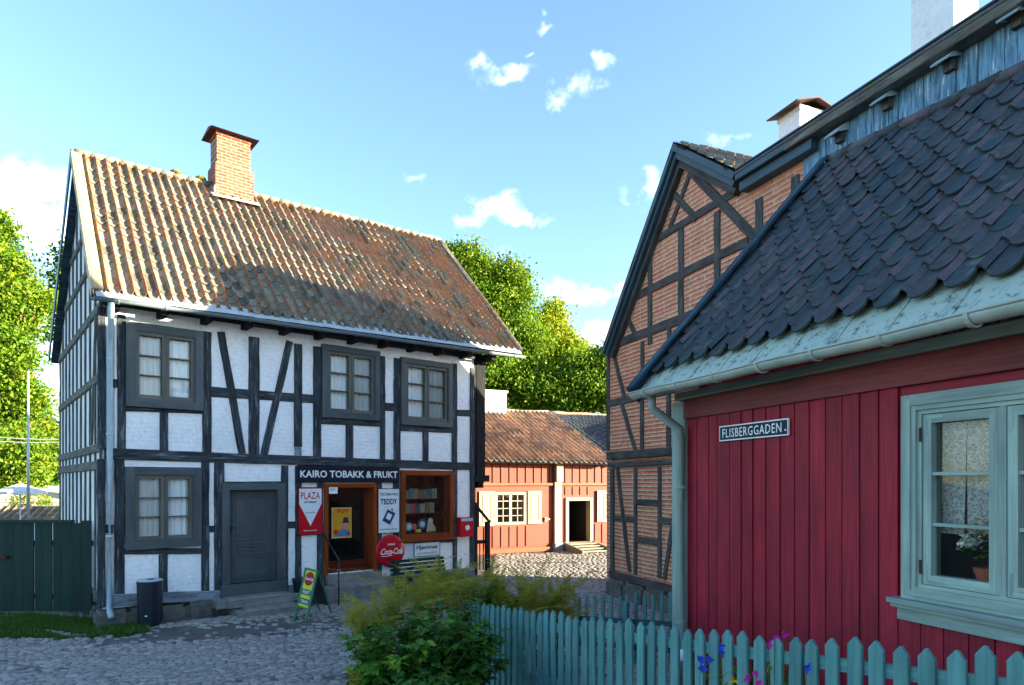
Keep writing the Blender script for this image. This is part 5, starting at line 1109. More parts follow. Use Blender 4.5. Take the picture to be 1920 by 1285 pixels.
while u < urgt:
    for z0, z1 in ((.22, zr - .1), (zr + .05, ez - .12)):
        seg = [(z0, z1)]
        for (a, b, c, d) in ((dr0 - .12, dr1 + .12, dz0 - .2, dz1 + .2), (w0 - .55, w1 + .55, fz0 - .12, fz1 + .12), (x0 - .5, x1 + .5, fz0 - .12, fz1 + .12)):
            if a < u < b and z0 < c < z1: seg = [(z0, c)]
            if a < u < b and c < z0 < d: seg = [(d, z1)] if d < z1 else []
        if z0 < 1 and fp_(985, 990)[0] + .1 < u < dr0 - .3: seg = []
        for a, b in seg: mb = MB(); mb.box(Ff, u, u + .055, a, b, 0, .032); mb.build('batten', M['far_red'], fh)
    u += .34
mb = MB(); mb.box(Ff, ulft, urgt, zr - .05, zr + .04, 0, .09); mb.box(Ff, ulft, urgt, ez - .12, ez, 0, .10); mb.box(Ff, ulft, urgt, .0, .16, .002, .08); mb.build('rail', M['far_orange'], fh)
up_, = (fp_(1044, 950)[0],); mb = MB(); mb.box(Ff, up_ - .16, up_ + .14, .3, zr + .1, .0, .14); mb.box(Ff, up_ - .12, up_ + .16, zr + .1, ez + .02, .0, .22); mb.build('cream_post', M['cream'], fh)
stones(Ff, up_ - .22, up_ + .22, -.05, .32, -.1, .2, 1, 'post_stone', fh, M['stepstone'])
def far_window(u0, u1, z0, z1, lab):
    mb = MB(); ring(mb, Ff, u0 - .06, u1 + .06, z0 - .06, z1 + .06, .10, .10, .10, .10, -.05, .05); m_ = (u0 + u1) / 2; mb.box(Ff, m_ - .05, m_ + .05, z0 + .04, z1 - .04, -.04, .03)
    for s0, s1 in ((u0 + .04, m_ - .05), (m_ + .05, u1 - .04)):
        mb.box(Ff, (s0 + s1) / 2 - .014, (s0 + s1) / 2 + .014, z0 + .04, z1 - .04, -.03, .015)
        for k in (1, 2, 3): zz = z0 + (z1 - z0) * k / 4; mb.box(Ff, s0, s1, zz - .014, zz + .014, -.032, .012)
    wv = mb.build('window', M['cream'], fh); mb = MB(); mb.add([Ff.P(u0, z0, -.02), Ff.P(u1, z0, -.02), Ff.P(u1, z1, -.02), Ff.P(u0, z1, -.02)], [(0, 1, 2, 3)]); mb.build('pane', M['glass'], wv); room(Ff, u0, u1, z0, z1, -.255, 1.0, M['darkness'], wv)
    return wv
def shutter(u0, u1, z0, z1, ang=0):
    mb = MB(); mb.box(Ff, u0, u1, z0, z1, .05, .085); w_ = u1 - u0; ring(mb, Ff, u0 + w_ * .22, u1 - w_ * .22, z0 + .12, z1 - .12, .02, .02, .02, .02, .085, .10); return mb.build('shutter', M['cream'], fh)
far_window(w0, w1, fz0, fz1, ''); far_window(x0, x1, fz0, fz1, '')
shutter(fp_(897, 950)[0], fp_(926, 950)[0], fz0 - .08, fz1 + .1); shutter(fp_(988, 950)[0], fp_(1014, 950)[0], fz0 - .05, fz1 + .1); shutter(fp_(1118, 950)[0], fp_(1134, 950)[0], fz0 - .05, fz1 + .1)
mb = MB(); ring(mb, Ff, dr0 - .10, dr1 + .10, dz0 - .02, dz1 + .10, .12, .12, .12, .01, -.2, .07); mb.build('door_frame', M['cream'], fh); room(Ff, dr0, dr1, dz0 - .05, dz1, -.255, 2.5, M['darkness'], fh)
st = thing('wooden_steps', 'pale wooden doorsteps leading up to the dark open doorway of the far cottage', 'steps')
for k in range(4):
    zz = dz0 - .03 - k * (dz0 / 4.3); mb = MB(); mb.box(Ff, dr0 - .12, dr1 + .12, zz - .035, zz, .09 + k * .30, .42 + k * .30); mb.build('tread', M['cream'], st)
for uu in (dr0 - .18, dr1 + .12):
    mb = MB(); mb.poly(Frame(*(Ff.P(uu, 0, .08).xy), Ff.n.x, Ff.n.y), [(0, -.10), (1.36, -.10), (1.36, .10), (0, dz0 + .02)], -.03, .03); mb.build('stringer', M['cream'], st)
mb = MB(); mb.box(Ff, fp_(1020, 975)[0], fp_(1025, 975)[0], fp_(1022, 978)[1], fp_(1022, 970)[1], .0, .06); mb.box(Ff, fp_(1020, 975)[0], fp_(1029, 975)[0], fp_(1022, 975)[1], fp_(1022, 972)[1], .06, .09); mb.build('wall_latch', M['cream'], fh)
za = fp_(1000, 862)[1]
E_L = Ff.P(-3.2, 3.42, .5); E_R = Ff.P(5.6, 3.36, .5); R_L = Ff.P(-3.2, 5.55, -3.0); R_R = Ff.P(2.55, 5.60, -3.0)
vy = Vector(fp_(1142, 856, .5)); v_b = Ff.P(5.7, 3.38, .5); vt_u = Ff.px(1028, 768, -3.0)
v_t = Ff.P(vt_u[0], 5.62, -3.0)
roof_tiles('roof', E_L, v_b, v_t, R_L, 40, 12, .10, .15, .02, M['far_tile'], fh, seed=14, sag=.05, rw=.12)
slab([E_L - Vector((0, 0, .05)), v_b - Vector((0, 0, .05)), v_t - Vector((0, 0, .05)), R_L - Vector((0, 0, .05))], .05, 'roof_boarding', M['dark_board'], fh)
w_f = Ff.P(8.7, 5.62, .5); w_b = Ff.P(8.7, 5.62, -3.0)
v_t2 = v_t + Ff.u * .02
# wing roof falling towards the yard: its left slope turns away from the sun
roof_tiles('wing_roof', v_b, w_f, w_b, v_t, 22, 14, .02, .2, .03, M['slate'], fh, seed=15, sag=.05)
slab([R_L, v_t, w_b, Ff.P(8.7, 3.4, -6.0), Ff.P(-3.2, 3.4, -6.0)], .05, 'rear_roof', M['slate'], fh)
mb = MB(); mb.tube([R_L.lerp(v_t, i / 12) + Vector((0, 0, .02 * math.sin(i * 1.7))) for i in range(13)], .09, 8); mb.tube([v_t.lerp(w_b, i / 8) + Vector((0, 0, .02 * math.sin(i * 2.1))) for i in range(9)], .09, 8); mb.build('ridge_tiles', M['far_tile'], fh, smooth=True)
cu0, cu1 = Ff.px(908, 750, -3.0)[0], Ff.px(944, 750, -3.0)[0]; zt_ = Ff.px(925, 734, -3.0)[1]
mb = MB(); mb.box(Ff, cu0 - .2, cu1, 4.8, zt_ - .08, -3.4, -2.7); mb.box(Ff, cu0 - .25, cu1 + .05, zt_ - .08, zt_, -3.45, -2.65); mb.build('chimney', M['white_chimney'], fh)
for i in range(24): 
    u = -2.8 + i * .42; mb = MB(); mb.box(Ff, u, u + .09, ez - .12, ez - .04, .10, .42); mb.build('rafter_end', M['far_orange'], fh)

# ================================================================== vegetation
def leaf_mesh(C, size, g, up=.0, asp=.62, droop=0):
    """One folded leaf (two quads) per centre."""
    n = len(C); d = g.normal(size=(n, 3)); d[:, 2] -= droop; d /= np.linalg.norm(d, axis=1)[:, None]
    q = g.normal(size=(n, 3)); q[:, 2] += up; q /= np.linalg.norm(q, axis=1)[:, None]
    s = np.cross(d, q); s /= np.linalg.norm(s, axis=1)[:, None] + 1e-9; nn = np.cross(s, d)
    sz = size * (0.6 + .8 * g.random(n))[:, None]
    base = C - d * sz * .5; tip = C + d * sz * .5; l = C - s * sz * asp * .5 + nn * sz * .14 - d * sz * .05; r = C + s * sz * asp * .5 + nn * sz * .14 - d * sz * .05
    V = np.stack([base, l, tip, r], 1).reshape(-1, 3); i = np.arange(n)[:, None] * 4
    Fc = np.concatenate([i + np.array([[0, 1, 2]]), i + np.array([[0, 2, 3]])], 0); return V, Fc
def crown_points(blobs, n, g, clump=.42, per=26):
    vol = np.array([max(b[3], .1) * max(b[5], .1) for b in blobs]); vol = vol / vol.sum(); P = []; T = []
    for b, f in zip(blobs, vol):
        m = int(n * f / per) + 1; d = g.normal(size=(m, 3)); d /= np.linalg.norm(d, axis=1)[:, None]
        r = (0.55 + .5 * g.random(m)) ** .8; r = np.where(g.random(m) < .12, r * 1.16, r)
        c = np.array(b[:3]) + d * r[:, None] * np.array(b[3:6]); t = np.clip(.45 + .28 * g.normal(size=m), 0, 1)
        o = g.normal(size=(m, per, 3)) * clump * np.array([1, 1, .55]); P.append((c[:, None, :] + o).reshape(-1, 3)); T.append(np.clip(np.repeat(t, per) + .05 * g.normal(size=m * per), 0, 1))
    return np.concatenate(P), np.concatenate(T)
def tree(name, label, base, blobs, n, leaf, mat, seed, trunk_r=.3, lean=(0, 0), clump=.42, group=None, cat='tree'):
    g = np.random.default_rng(seed); b0 = blobs; blobs = [(b[0], b[1], b[2], b[3] * .72, b[4] * .72, b[5] * .72) for b in b0]
    for b in b0:
        for k in range(7):
            d = g.normal(size=3); d[1] = -abs(d[1]) * .7; d /= np.linalg.norm(d); q = .22 + .22 * g.random(); blobs.append((b[0] + d[0] * b[3] * .85, b[1] + d[1] * b[4] * .85, b[2] + d[2] * b[5] * .85, b[3] * q, b[4] * q, b[5] * q))
    tr = thing(name, label, cat, group); rr = random.Random(seed)
    base = Vector(base); blobs_ = b0; cz = sum(b[2] for b in b0) / len(b0); cxm = sum(b[0] for b in b0) / len(b0); cym = sum(b[1] for b in b0) / len(b0)
    top = Vector((cxm, cym, cz + .5)); mb = MB()
    pts = [base.lerp(top, t) + Vector((.18 * math.sin(t * 5 + seed), .12 * math.cos(t * 4 + seed), 0)) * (t > 0) for t in (0, .15, .3, .45, .6, .75, .9, 1)]
    mb.tube(pts, trunk_r, 10, r1=trunk_r * .3)
    for b in b0:
        for k in range(3):
            s = pts[rr.randrange(2, 7)]; e = Vector((b[0] + rr.uniform(-.7, .7) * b[3], b[1] + rr.uniform(-.7, .7) * b[4], b[2] + rr.uniform(-.2, .7) * b[5])); m_ = s.lerp(e, .5) + Vector((0, 0, rr.uniform(.1, .8)))
            mb.tube([s, s.lerp(m_, .5) + Vector((0, 0, .1)), m_, m_.lerp(e, .6), e], trunk_r * .42, 7, r1=.045)
    mb.build('trunk', M['bark'], tr, smooth=True)
    P, T = crown_points(blobs, n, g, clump); V, Fc = leaf_mesh(P, leaf, g, up=.6); raw('crown', V, Fc, M[mat], tr, np.repeat(T, 4)); return tr
def W3(px, py, Y): return (px - CX) / F * Y, Y, CH + (HY - py) / F * Y
def blob(px, py, Y, rpx, rpy=None, ry=None):
    x, y, z = W3(px, py, Y); r = rpx / F * Y; return (x, y, z, r, ry or r, (rpy or rpx) / F * Y)
GA = 'trees behind the houses'
Y0 = 31
tree('maple_tree', 'big bright yellow-green tree at the left edge beyond the green gate', (W3(-30, 900, Y0)[0], Y0, 0),
     [blob(-20, 480, Y0, 55, 60), blob(15, 520, Y0 - 1, 42, 55), blob(-40, 600, Y0, 75, 70), blob(35, 585, Y0, 52, 42), blob(0, 660, Y0 - 1, 60, 50), blob(45, 740, Y0, 45, 50), blob(-30, 760, Y0, 70, 60), blob(20, 830, Y0 - 2, 60, 45), blob(70, 800, Y0 + 2, 40, 40), blob(60, 560, Y0, 45, 22), blob(0, 430, Y0, 22, 30), blob(20, 890, Y0, 70, 35)], 80000, .165, 'leaf_sun', 21, .4, clump=.36, group=GA)
tree('maple_tree', 'darker tree branch mass peeping out beside the left gable', (W3(150, 900, 34)[0], 34, 0), [blob(150, 560, 34, 48, 36), blob(140, 620, 34, 45, 30), blob(170, 500, 34, 50, 40)], 9000, .22, 'leaf_deep', 22, .3, group=GA)
tree('spruce_thicket', 'dark green round bush below the left trees', (W3(70, 900, 36)[0], 36, 0), [blob(60, 850, 36, 45, 45), blob(95, 830, 36, 40, 40), blob(30, 890, 36, 50, 35), blob(100, 900, 36, 50, 40)], 14000, .22, 'leaf_deep', 23, .2, group=GA, cat='bush')
Y1 = 38
tree('maple_tree', 'tall yellow-green tree rising behind the right end of the shop roof', (W3(955, 900, Y1)[0], Y1, 0),
     [blob(860, 540, Y1, 55, 60), blob(900, 520, Y1, 38, 30), blob(935, 540, Y1, 52, 45), blob(850, 475, Y1, 14, 18), blob(965, 590, Y1, 42, 42), blob(900, 600, Y1, 60, 50), blob(975, 650, Y1 - 1, 55, 50), blob(915, 680, Y1 - 2, 60, 55), blob(985, 730, Y1 - 2, 60, 50), blob(935, 750, Y1, 60, 40), blob(882, 475, Y1, 22, 16)], 90000, .17, 'leaf_sun', 24, .38, clump=.38, group=GA)
tree('maple_tree', 'orange-tinged tree between the tall green tree and the brick gable', (W3(1040, 900, 41)[0], 41, 0),
     [blob(1025, 640, 41, 38, 45), blob(1032, 595, 41, 20, 24), blob(1060, 680, 41, 45, 35), blob(1040, 740, 41, 50, 40)], 34000, .17, 'leaf_orange', 25, .3, clump=.36, group=GA)
tree('maple_tree', 'lower yellow-green tree touching the left edge of the brick gable', (W3(1110, 900, 36)[0], 36, 0),
     [blob(1095, 690, 36, 40, 32), blob(1135, 680, 36, 42, 34), blob(1090, 740, 36, 45, 40), blob(1140, 745, 36, 50, 40), blob(1050, 755, 36, 40, 28)], 42000, .165, 'leaf_sun', 26, .3, clump=.36, group=GA)
# distant wooded rise at the left
def hill(name, x0, x1, y, zmax, label):
    v = []; nxs = 40; nys = 8
    for j in range(nys + 1):
        for i in range(nxs + 1):
            tx, ty = i / nxs, j / nys; v.append((x0 + (x1 - x0) * tx, y + 30 * ty, -.5 + zmax * math.sin(math.pi * ty * .5) * math.sin(math.pi * tx) ** .5 * (1 + .2 * mnoise.noise((tx * 7, ty * 3, 1)))))
    f = [(j * (nxs + 1) + i, j * (nxs + 1) + i + 1, (j + 1) * (nxs + 1) + i + 1, (j + 1) * (nxs + 1) + i) for j in range(nys) for i in range(nxs)]
    return raw(name, v, f, M['hill'], smooth=True, kind='structure')
hill('hill', -110, -30, 90, 9, ''); hill('hill', -30, 60, 95, 8, '')
bsh = thing('far_house', 'small dark blue-roofed building hidden among the left trees', 'house')
hx, hy, hz = W3(92, 850, 42); hf = Frame(hx - 1.5, hy, 1, 0); mb = MB(); mb.box(hf, 0, 5, 0, hz - .6, -4, 0); mb.build('wall', M['dark_board'], bsh); 
slab([hf.P(-.2, hz - .7, .3), hf.P(5.2, hz - .7, .3), hf.P(5.2, hz + 1.0, -2), hf.P(-.2, hz + 1.0, -2)], .08, 'roof', flat('blue_sheet_roof', (.02, .05, .09)), bsh)
# yellow flowering bush by the parasol
def bush(name, label, c, r, n, leaf, mat, seed, cat='bush', group=None, clump=.12, droop=0):
    g = np.random.default_rng(seed); t = thing(name, label, cat, group); c = Vector(c); mb = MB(); rr = random.Random(seed)
    for k in range(9): e = c + Vector((rr.uniform(-.7, .7) * r[0], rr.uniform(-.7, .7) * r[1], rr.uniform(.0, .8) * r[2])); b = Vector((c.x + (e.x - c.x) * .2, c.y + (e.y - c.y) * .2, gz(c.x, c.y) - .02)); mb.tube([b, b.lerp(e, .5) + Vector((0, 0, .05)), e], .012, 6, r1=.004)
    mb.build('stem', M['stalk'], t); P, T = crown_points([(c.x, c.y, c.z, *r)], n, g, clump, 16); P[:, 2] = np.maximum(P[:, 2], gz(c.x, c.y) + .02)
    V, Fc = leaf_mesh(P, leaf, g, up=.9, droop=droop); raw('foliage', V, Fc, M[mat], t, np.repeat(T, 4)); return t
bush('flowering_bush', 'golden bush standing before the cream tent', W3(55, 945, 32), (1.0, .7, .6), 1600, .10, 'leaf_orange', 31)

# foreground shrub: broad pointed leaves on arching stems
def compound(C, D, L_, W_, V, Fc, T, t, g):
    """Toothed pointed leaf: 9 outline points folded along the rib."""
    D = D / np.linalg.norm(D); up_ = np.array([0, 0, 1.0]) + g.normal(0, .28, 3); s = np.cross(D, up_); s /= np.linalg.norm(s) + 1e-9; n = np.cross(s, D)
    base = len(V)
    prof = [(0, 0), (.16, .55), (.30, .48), (.42, 1.0), (.55, .74), (.70, .62), (.82, .30), (1, 0)]
    rib = [C + D * L_ * a - n * (.20 * L_ * a * a) for a, b in prof]; lf = [rib[i] - s * W_ * b + n * .25 * W_ * b for i, (a, b) in enumerate(prof)]; rt = [rib[i] + s * W_ * b + n * .25 * W_ * b for i, (a, b) in enumerate(prof)]
    V += rib + lf + rt; m = len(prof)
    for i in range(m - 1): Fc.append((base + i, base + i + 1, base + m + i + 1, base + m + i)); Fc.append((base + i, base + 2 * m + i, base + 2 * m + i + 1, base + i + 1))
    T += [t] * (3 * m)
def shrub(name, label, c, rad, hgt, nst, L_, seed, mat='leaf_shrub', group=None):
    g = np.random.default_rng(seed); t = thing(name, label, 'shrub', group); V, Fc, T = [], [], []; mb = MB(); z0 = gz(c[0], c[1])
    for k in range(nst):
        a = g.random() * 6.283; r = rad * math.sqrt(g.random()); h = hgt * (0.45 + .55 * g.random()) * (1 - .35 * (r / rad) ** 2); tip = np.array([c[0] + r * math.cos(a), c[1] + r * math.sin(a) * .8, z0 + h]); b = np.array([c[0] + .3 * r * math.cos(a), c[1] + .25 * r * math.sin(a), z0])
        pts = [b, b * .6 + tip * .4 + np.array([0, 0, .12 * h]), b * .25 + tip * .75 + np.array([0, 0, .08 * h]), tip]; mb.tube(pts, .007, 5, r1=.003)
        tb = .35 + .25 * g.normal()
        for q in range(9):
            f = .30 + .7 * (q + g.random()) / 9; p = b * (1 - f) + tip * f + np.array([0, 0, .14 * h * math.sin(f * 3.14)]); aa = a + g.normal(0, 1.5)
            for w_ in (-.75, 0, .75): compound(p + g.normal(0, .012, 3), np.array([math.cos(aa + w_), math.sin(aa + w_), .12 + g.normal(0, .25)]), L_ * (.7 + .6 * g.random()), L_ * .30 * (.8 + .4 * g.random()), V, Fc, T, float(np.clip(tb + .12 * g.normal(), 0, 1)), g)
    mb.build('stem', M['stalk'], t); raw('foliage', np.array(V), np.array(Fc), M[mat], t, np.array(T), smooth=True); return t
def at_g(px, Y, dz=0): x = (px - CX) / F * Y; return (x, Y)
GS = 'leafy plants at the fence end'
shrub('leafy_shrub', 'large dark leafy bush in front at the left end of the turquoise fence', at_g(765, 5.9), .70, 1.05, 110, .105, 41, group=GS)
shrub('leafy_shrub', 'leafy bush right against the first pickets of the front fence', at_g(850, 6.4), .54, 1.32, 85, .10, 42, group=GS)
shrub('leafy_shrub', 'bright low leafy bush at the bottom edge beside the fence', at_g(800, 5.0), .42, .58, 70, .085, 43, group=GS)
shrub('leafy_shrub', 'leafy clump behind the plumes where the fence begins', at_g(910, 7.9), .50, 1.28, 60, .12, 44, group=GS)
# plumed perennials: airy olive seed heads
def plumes(name, label, c, rad, hgt, nst, seed, group='plumed plants before the shop', lean=0.0, psz=1.0):
    g = np.random.default_rng(seed); t = thing(name, label, 'perennial', group); z0 = gz(*c); mb = MB(); PV, PF, PT = [], [], []; V, Fc, T = [], [], []; base = 0
    for k in range(nst):
        a = g.random() * 6.283; r = rad * math.sqrt(g.random()); h = hgt * (.70 + .38 * g.random()); tip = np.array([c[0] + r * math.cos(a) + lean * h, c[1] + r * math.sin(a), z0 + h]); b = np.array([c[0] + .4 * r * math.cos(a), c[1] + .4 * r * math.sin(a), z0])
        ln = h * .36 * psz; d = tip - b; d = d / np.linalg.norm(d); bend = np.array([g.normal(0, .5), g.normal(0, .5), -.25])
        mb.tube([b, b * .5 + tip * .5, tip - d * ln], .006, 5, r1=.003)
        tb = g.random()
        for q in range(30):                                   # side sprays shrinking to the tip
            f = q / 26; p = tip - d * ln * (1 - f) + bend * ln * f * f; rr = .12 * psz * (1 - f) ** .7 + .022
            n_ = 11; dd = g.normal(size=(n_, 3)); dd[:, 2] = np.abs(dd[:, 2]) * .5; dd /= np.linalg.norm(dd, axis=1)[:, None]; e = p + dd * rr * (.4 + .6 * g.random((n_, 1))); s = g.normal(size=(n_, 3)) * .0035; s2 = np.cross(dd, s); s2 = s2 / (np.linalg.norm(s2, axis=1)[:, None] + 1e-9) * .0032
            m = p * .25 + e * .75
            arr = np.stack([np.repeat(p[None], n_, 0), m - s2, e, m + s2], 1).reshape(-1, 3); PV.append(arr); i = np.arange(n_)[:, None] * 4 + base; PF.append(i + np.array([[0, 1, 2, 3]])); base += 4 * n_
            PT.append(np.full(4 * n_, np.clip(tb + .15 * g.normal(), 0, 1)))
        for q in range(4):
            f = .1 + .5 * g.random(); p = b * (1 - f) + tip * f; aa = g.random() * 6.283
            for w_ in (-.6, 0, .6): compound(p, np.array([math.cos(aa + w_), math.sin(aa + w_), .1]), .09, .028, V, Fc, T, float(g.random()) * .7, g)
    mb.build('stalk', M['stalk'], t); raw('seed_plume', np.concatenate(PV), np.concatenate(PF), M['plume'], t, np.concatenate(PT)); raw('foliage', np.array(V), np.array(Fc), M['leaf_shrub'], t, np.array(T)); return t
plumes('plumed_perennial', 'olive plume clump before the shop step, leftmost of the plumed plants', at_g(700, 7.6), .38, 1.12, 26, 51)
plumes('plumed_perennial', 'tan plumed clump standing in front of the bench', at_g(790, 7.8), .44, 1.58, 30, 52)
plumes('plumed_perennial', 'tall olive plumed clump in front of the right shop corner', at_g(875, 8.0), .42, 1.62, 26, 53)
plumes('plumed_perennial', 'plumed clump between the shop corner and the yard, behind the fence end', at_g(955, 8.0), .46, 1.55, 34, 54)
plumes('plumed_perennial', 'rightmost plumed clump leaning over the sunlit cobbles', at_g(1030, 8.2), .44, 1.38, 28, 55)
plumes('plumed_perennial', 'thin plumed clump low at the very bottom by the cobbles', at_g(705, 5.8), .25, .62, 8, 56)
for k in range(3): pass

# ------------------------------------------------------------------ fences
def picket_fence(name, label, X0, Y0_, X1, Y1_, n, hfun, pw, par_h, mat, group=None, rails=(.30, .82), rail_side=1, post_every=None):
    t = thing(name, label, 'fence', group); a = Vector((X0, Y0_, 0)); b = Vector((X1, Y1_, 0)); d = (b - a).normalized(); f = Frame(a.x, a.y, d.x, d.y); ln = (b - a).length
    if f.n.y > 0: f.n = -f.n
    if n > 100: pass
    for i in range(n):
        u = ln * i / (n - 1) ; zt = hfun(u / ln) + rng.uniform(-.020, .020); z0 = gz(*f.P(u, 0).xy) + .05; w_ = pw * rng.uniform(.94, 1.05); th = .022; r = rng.random() * 9; tk = w_ * .55; ti = rng.uniform(-.016, .016)
        prof = [(-w_ / 2, z0), (w_ / 2, z0), (w_ / 2, zt - tk), (w_ * .07, zt), (-w_ * .07, zt), (-w_ / 2, zt - tk)]; pr = [(x + ti * (z - z0), z) for x, z in prof]; mb = MB()
        N_ = len(pr); e = .005; ins = [(x * .86, z - (e if z > z0 + .1 else 0)) for x, z in pr]
        vs = [f.P(u + x, z, -th) for x, z in pr] + [f.P(u + x, z, -.004) for x, z in pr] + [f.P(u + x, z, 0) for x, z in ins]
        fs = [tuple(range(N_)), tuple(range(3 * N_ - 1, 2 * N_ - 1, -1))] + [(k * N_ + i_, (k + 1) * N_ + i_, (k + 1) * N_ + (i_ + 1) % N_, k * N_ + (i_ + 1) % N_) for k in (0, 1) for i_ in range(N_)]
        mb.add(vs, fs, [(z, x, r) for x, z in pr] * 2 + [(z, x, r) for x, z in ins]); mb.build('picket', mat, t)
    for hr in rails:
        mb = MB(); p = f.P(-.05, gz(a.x, a.y) + hr, -th - .02 if rail_side > 0 else .02); q = f.P(ln + .05, gz(b.x, b.y) + hr, -th - .02 if rail_side > 0 else .02); bar3(p, q, .035, .07, (0, 0, 1), mb); mb.build('rail', M['fence_dark'] if rail_side < 0 else mat, t)
    for u in ([0, ln * .5, ln] if post_every is None else post_every):
        mb = MB(); g_ = gz(*f.P(u, 0).xy); s_ = -th - .10 if rail_side > 0 else .06; mb.box(f, u - .03, u + .03, g_ - .05, g_ + .92, s_, s_ + .06); mb.build('post', mat, t)
    return t, f
VF = (294 - CX) / F
def fpt(n): Z = 7.53 * (1 - .0146 * n); return Z
k_ = .54; Z0, Z1 = 7.53, 7.53 * (1 - .0146 * 46); Xs = (895 - CX) / F * Z0; Xe = Xs + k_ * (Z0 - Z1)
zt0 = CH - (1131 - HY) / F * Z0
def htop(t):
    Z = Z0 + (Z1 - Z0) * t; x = Xs + (Xe - Xs) * t; px = CX + F * x / Z
    py = np.interp(px, [895, 1050, 1313, 1494, 1694, 1908, 2100], [1131, 1150, 1178, 1193.5, 1209, 1222.5, 1233]); return CH - (py - HY) / F * Z
picket_fence('picket_fence', 'turquoise picket fence across the foreground before the crimson cottage', Xs, Z0, Xe, Z1, 47, htop, .079, 1, M['fence'])
# short return of the fence at its far end, running back
def h2(t): return np.interp(t, [0, 1], [zt0 - .02, zt0 - .16])
picket_fence('picket_fence', 'short turquoise fence piece turning the corner among the leafy bushes', Xs - .06, Z0 + .05, Xs - .45, Z0 + 1.0, 9, h2, .07, 1, M['fence'])
def h3(t): return CH - np.interp(t, [0, 1], [1118 - HY, 1110 - HY]) / F * np.interp(t, [0, 1], [9.9, 9.2])
x30, x31 = (1085 - CX) / F * 9.9, (1275 - CX) / F * 9.2
picket_fence('picket_fence', 'darker turquoise picket fence farther back beside the brick house', x30, 9.9, x31, 9.2, 13, h3, .055, 1, M['fence'], rails=(.62, .25), rail_side=-1)

# ------------------------------------------------------------------ meadow flowers behind the front fence
def flower(name, label, px, py, Y, kind, seed, group):
    g = np.random.default_rng(seed); t = thing(name, label, 'flower', group); x, y, z = W3(px, py, Y); c = np.array([x, y, z]); col = {'blue': (.03, .09, .62), 'pink': (.62, .02, .38), 'yellow': (.55, .42, .03)}[kind]
    mt = M.get('petal_' + kind) or M.setdefault('petal_' + kind, m_leaf('petal_' + kind, [tuple(q * .7 for q in col), col], .3)); mb = MB(); b = np.array([x + g.normal(0, .05), y + .02, gz(x, y)]); mb.tube([b, b * .5 + c * .5 + np.array([.02, 0, 0]), c], .004, 5, r1=.0025); mb.build('stem', M['stalk'], t)
    V, Fc = [], []; m = 11 if kind == 'blue' else 7
    for k in range(m):
        a = k * 6.283 / m; d = np.array([math.cos(a), -.45, math.sin(a)]); s = np.array([-math.sin(a), 0, math.cos(a)]) * .010; L2 = (.020 if kind == 'blue' else .018) * (.7 + .6 * g.random()); d = d + g.normal(0, .3, 3); i = len(V)
        V += [c, c + d * L2 * .7 - s, c + d * L2, c + d * L2 * .7 + s]; Fc.append((i, i + 1, i + 2, i + 3))
    raw('petals', np.array(V), np.array(Fc), mt, t, g.random(len(V)))
    V, Fc, T = [], [], []
    for q in range(5):
        f = .2 + .7 * g.random(); aa = g.random() * 6.28; compound(b * (1 - f) + c * f, np.array([math.cos(aa), math.sin(aa), .9]), .10, .011, V, Fc, T, .5 + .4 * float(g.random()), g)
    raw('leaf', np.array(V), np.array(Fc), M['leaf_shrub'], t, np.array(T)); return t
fl = [(1351, 1213, 3.9, 'blue', 'upper blue cornflower on a tall stem by the fourth clear picket'), (1353, 1225, 3.95, 'blue', 'blue cornflower just beneath the uppermost blue one'), (1313, 1237, 3.7, 'blue', 'blue cornflower, leftmost of the blue blooms'), (1330, 1237, 3.75, 'blue', 'wide blue cornflower right of the leftmost one'), (1317, 1252, 3.7, 'blue', 'lowest blue cornflower at the left group'),
      (1512, 1252, 3.3, 'blue', 'blue cornflower peeping between two right-hand pickets'), (1452, 1196, 3.9, 'pink', 'magenta bloom, left of the pair at the picket tips'), (1470, 1190, 3.95, 'pink', 'magenta bloom topmost of all flowers'), (1441, 1210, 3.9, 'pink', 'magenta bloom low left of the picket-tip pair'),
      (1416, 1262, 3.3, 'pink', 'small magenta bloom above the lower pink pair'), (1401, 1271, 3.25, 'pink', 'broad magenta bloom near the bottom edge'), (1422, 1281, 3.2, 'pink', 'magenta bloom at the very bottom edge'), (1372, 1276, 3.2, 'yellow', 'single yellow bud left of the magenta blooms')]
for i, (px, py, Y, kd, lab) in enumerate(fl): flower('cornflower' if kd == 'blue' else 'garden_flower', lab, px, py, Y, kd, 70 + i, 'flowers behind the front fence')
bush('herb_clump', 'low green herbs at the cottage wall seen between the left pickets', (2.0, 5.6, gz(2.0, 5.6) + .22), (.5, .3, .25), 1300, .06, 'leaf_shrub', 61, group='herbs at the cottage wall')
bush('herb_clump', 'low green herbs at the cottage wall behind the flowers', (2.0, 4.4, gz(2.0, 4.4) + .2), (.55, .3, .25), 1400, .06, 'leaf_shrub', 62, group='herbs at the cottage wall')
wt = thing('white_jar', 'small white enamel jug on the ground behind the fence at the downpipe', 'jug'); jp = Vector(W3(1283, 1226, 6.6)); mb = MB(); mb.lathe(jp, [(.05, -.08), (.075, -.04), (.07, .03), (.045, .06), (.05, .085)], 14); mb.build('body', wenam, wt, smooth=True); jz = gz(jp.x, jp.y); mb = MB(); mb.lathe(Vector((jp.x, jp.y, jz)), [(.12, 0), (.11, max(.03, jp.z - .08 - jz))], 10); tag(mb.build('stone_block', M['stone']), 'rough grey stone under the white jug by the downpipe', 'stone')
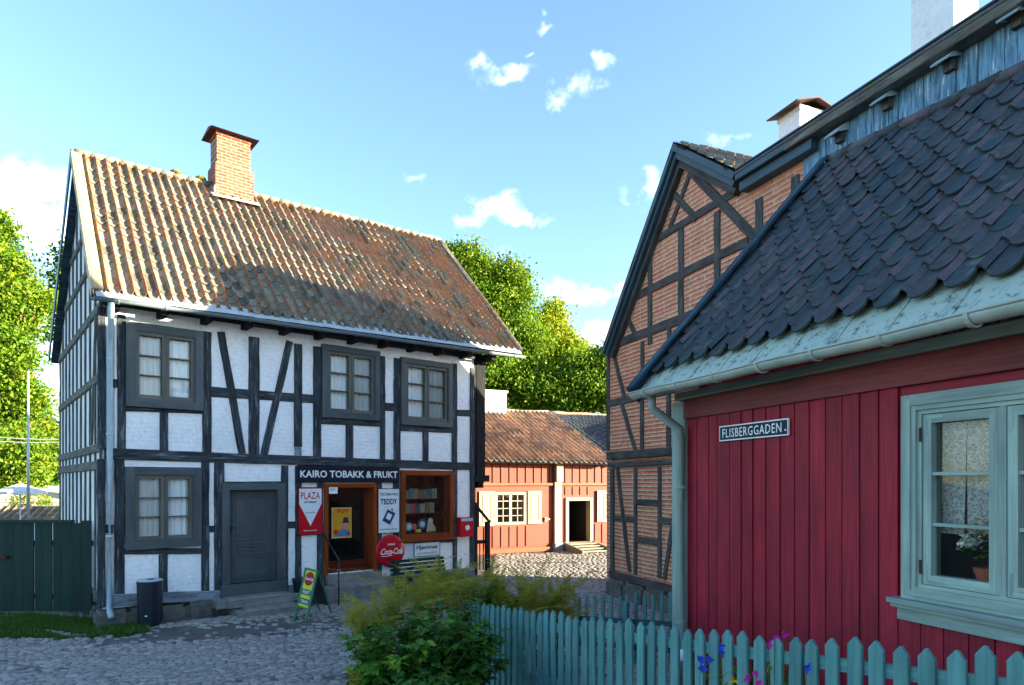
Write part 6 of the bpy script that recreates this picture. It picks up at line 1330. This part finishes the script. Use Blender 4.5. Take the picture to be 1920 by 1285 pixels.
# potted plant foliage in the window
g = np.random.default_rng(90); V, Fc, T = [], [], []
for k in range(70):
    d = g.normal(size=3); d /= np.linalg.norm(d); d[2] = abs(d[2]) * .8 - .1; c = np.array(pp) + np.array([0, 0, .24]) + d * np.array([.10, .08, .13]); compound(c, d, .085, .036, V, Fc, T, float(g.random()) * .8, g)
raw('foliage', np.array(V), np.array(Fc), M['leaf_shrub'], fpn, np.array(T))
C_ = np.concatenate([np.array(pp) + np.array([o_[0], o_[1], o_[2]]) + g.normal(0, .028, (110, 3)) for o_ in ((-.07, .0, .40), (-.02, -.04, .45), (.04, -.03, .43), (-.11, .02, .33), (.08, -.02, .38))])
V, Fc = leaf_mesh(C_, .042, g); M['petal_white'] = m_leaf('petal_white', [(.55, .6, .45), (.8, .82, .72)], .3); raw('blossom', V, Fc, M['petal_white'], fpn, np.repeat(g.random(len(C_)), 4))
# grass before the gate
g = np.random.default_rng(99); n = 110000; X = g.uniform(-12, -5.0, n); Yv = g.uniform(10.2, 13.0, n)
keep = []
for i in range(n):
    px = CX + F * X[i] / Yv[i]; nz_ = mnoise.noise((X[i] * .9, Yv[i] * 1.6, 5)); lim = 10.75 + max(0, (X[i] + 9.2)) * .38
    k2 = (X[i] + 7.66) * .637 - (Yv[i] - 12.3) * .77
    keep.append(Yv[i] > lim + .5 * nz_ + .35 * mnoise.noise((X[i] * 6, Yv[i] * 7, 2)) and (nz_ > -.30) and Yv[i] < 12.9 and not (k2 < .15 and X[i] > -7.7) and px < 275 + 60 * nz_)
keep = np.array(keep); X, Yv = X[keep], Yv[keep]; n = len(X); h = .035 + .07 * g.random(n) ** 2; a = g.random(n) * 6.283; lx, ly = np.cos(a), np.sin(a); B0 = np.stack([X, Yv, np.array([gz(a_, b_) for a_, b_ in zip(X, Yv)])], 1); w_ = .008
V = np.stack([B0 + np.stack([lx * w_, ly * w_, 0 * h], 1), B0 - np.stack([lx * w_, ly * w_, 0 * h], 1), B0 + np.stack([-ly * h * .5, lx * h * .5, h], 1)], 1).reshape(-1, 3)
raw('grass', V, np.arange(3 * n).reshape(-1, 3), M['grass'], tint=np.repeat(g.random(n), 3), kind='stuff', label='short green grass patches before the green gate', cat='grass')
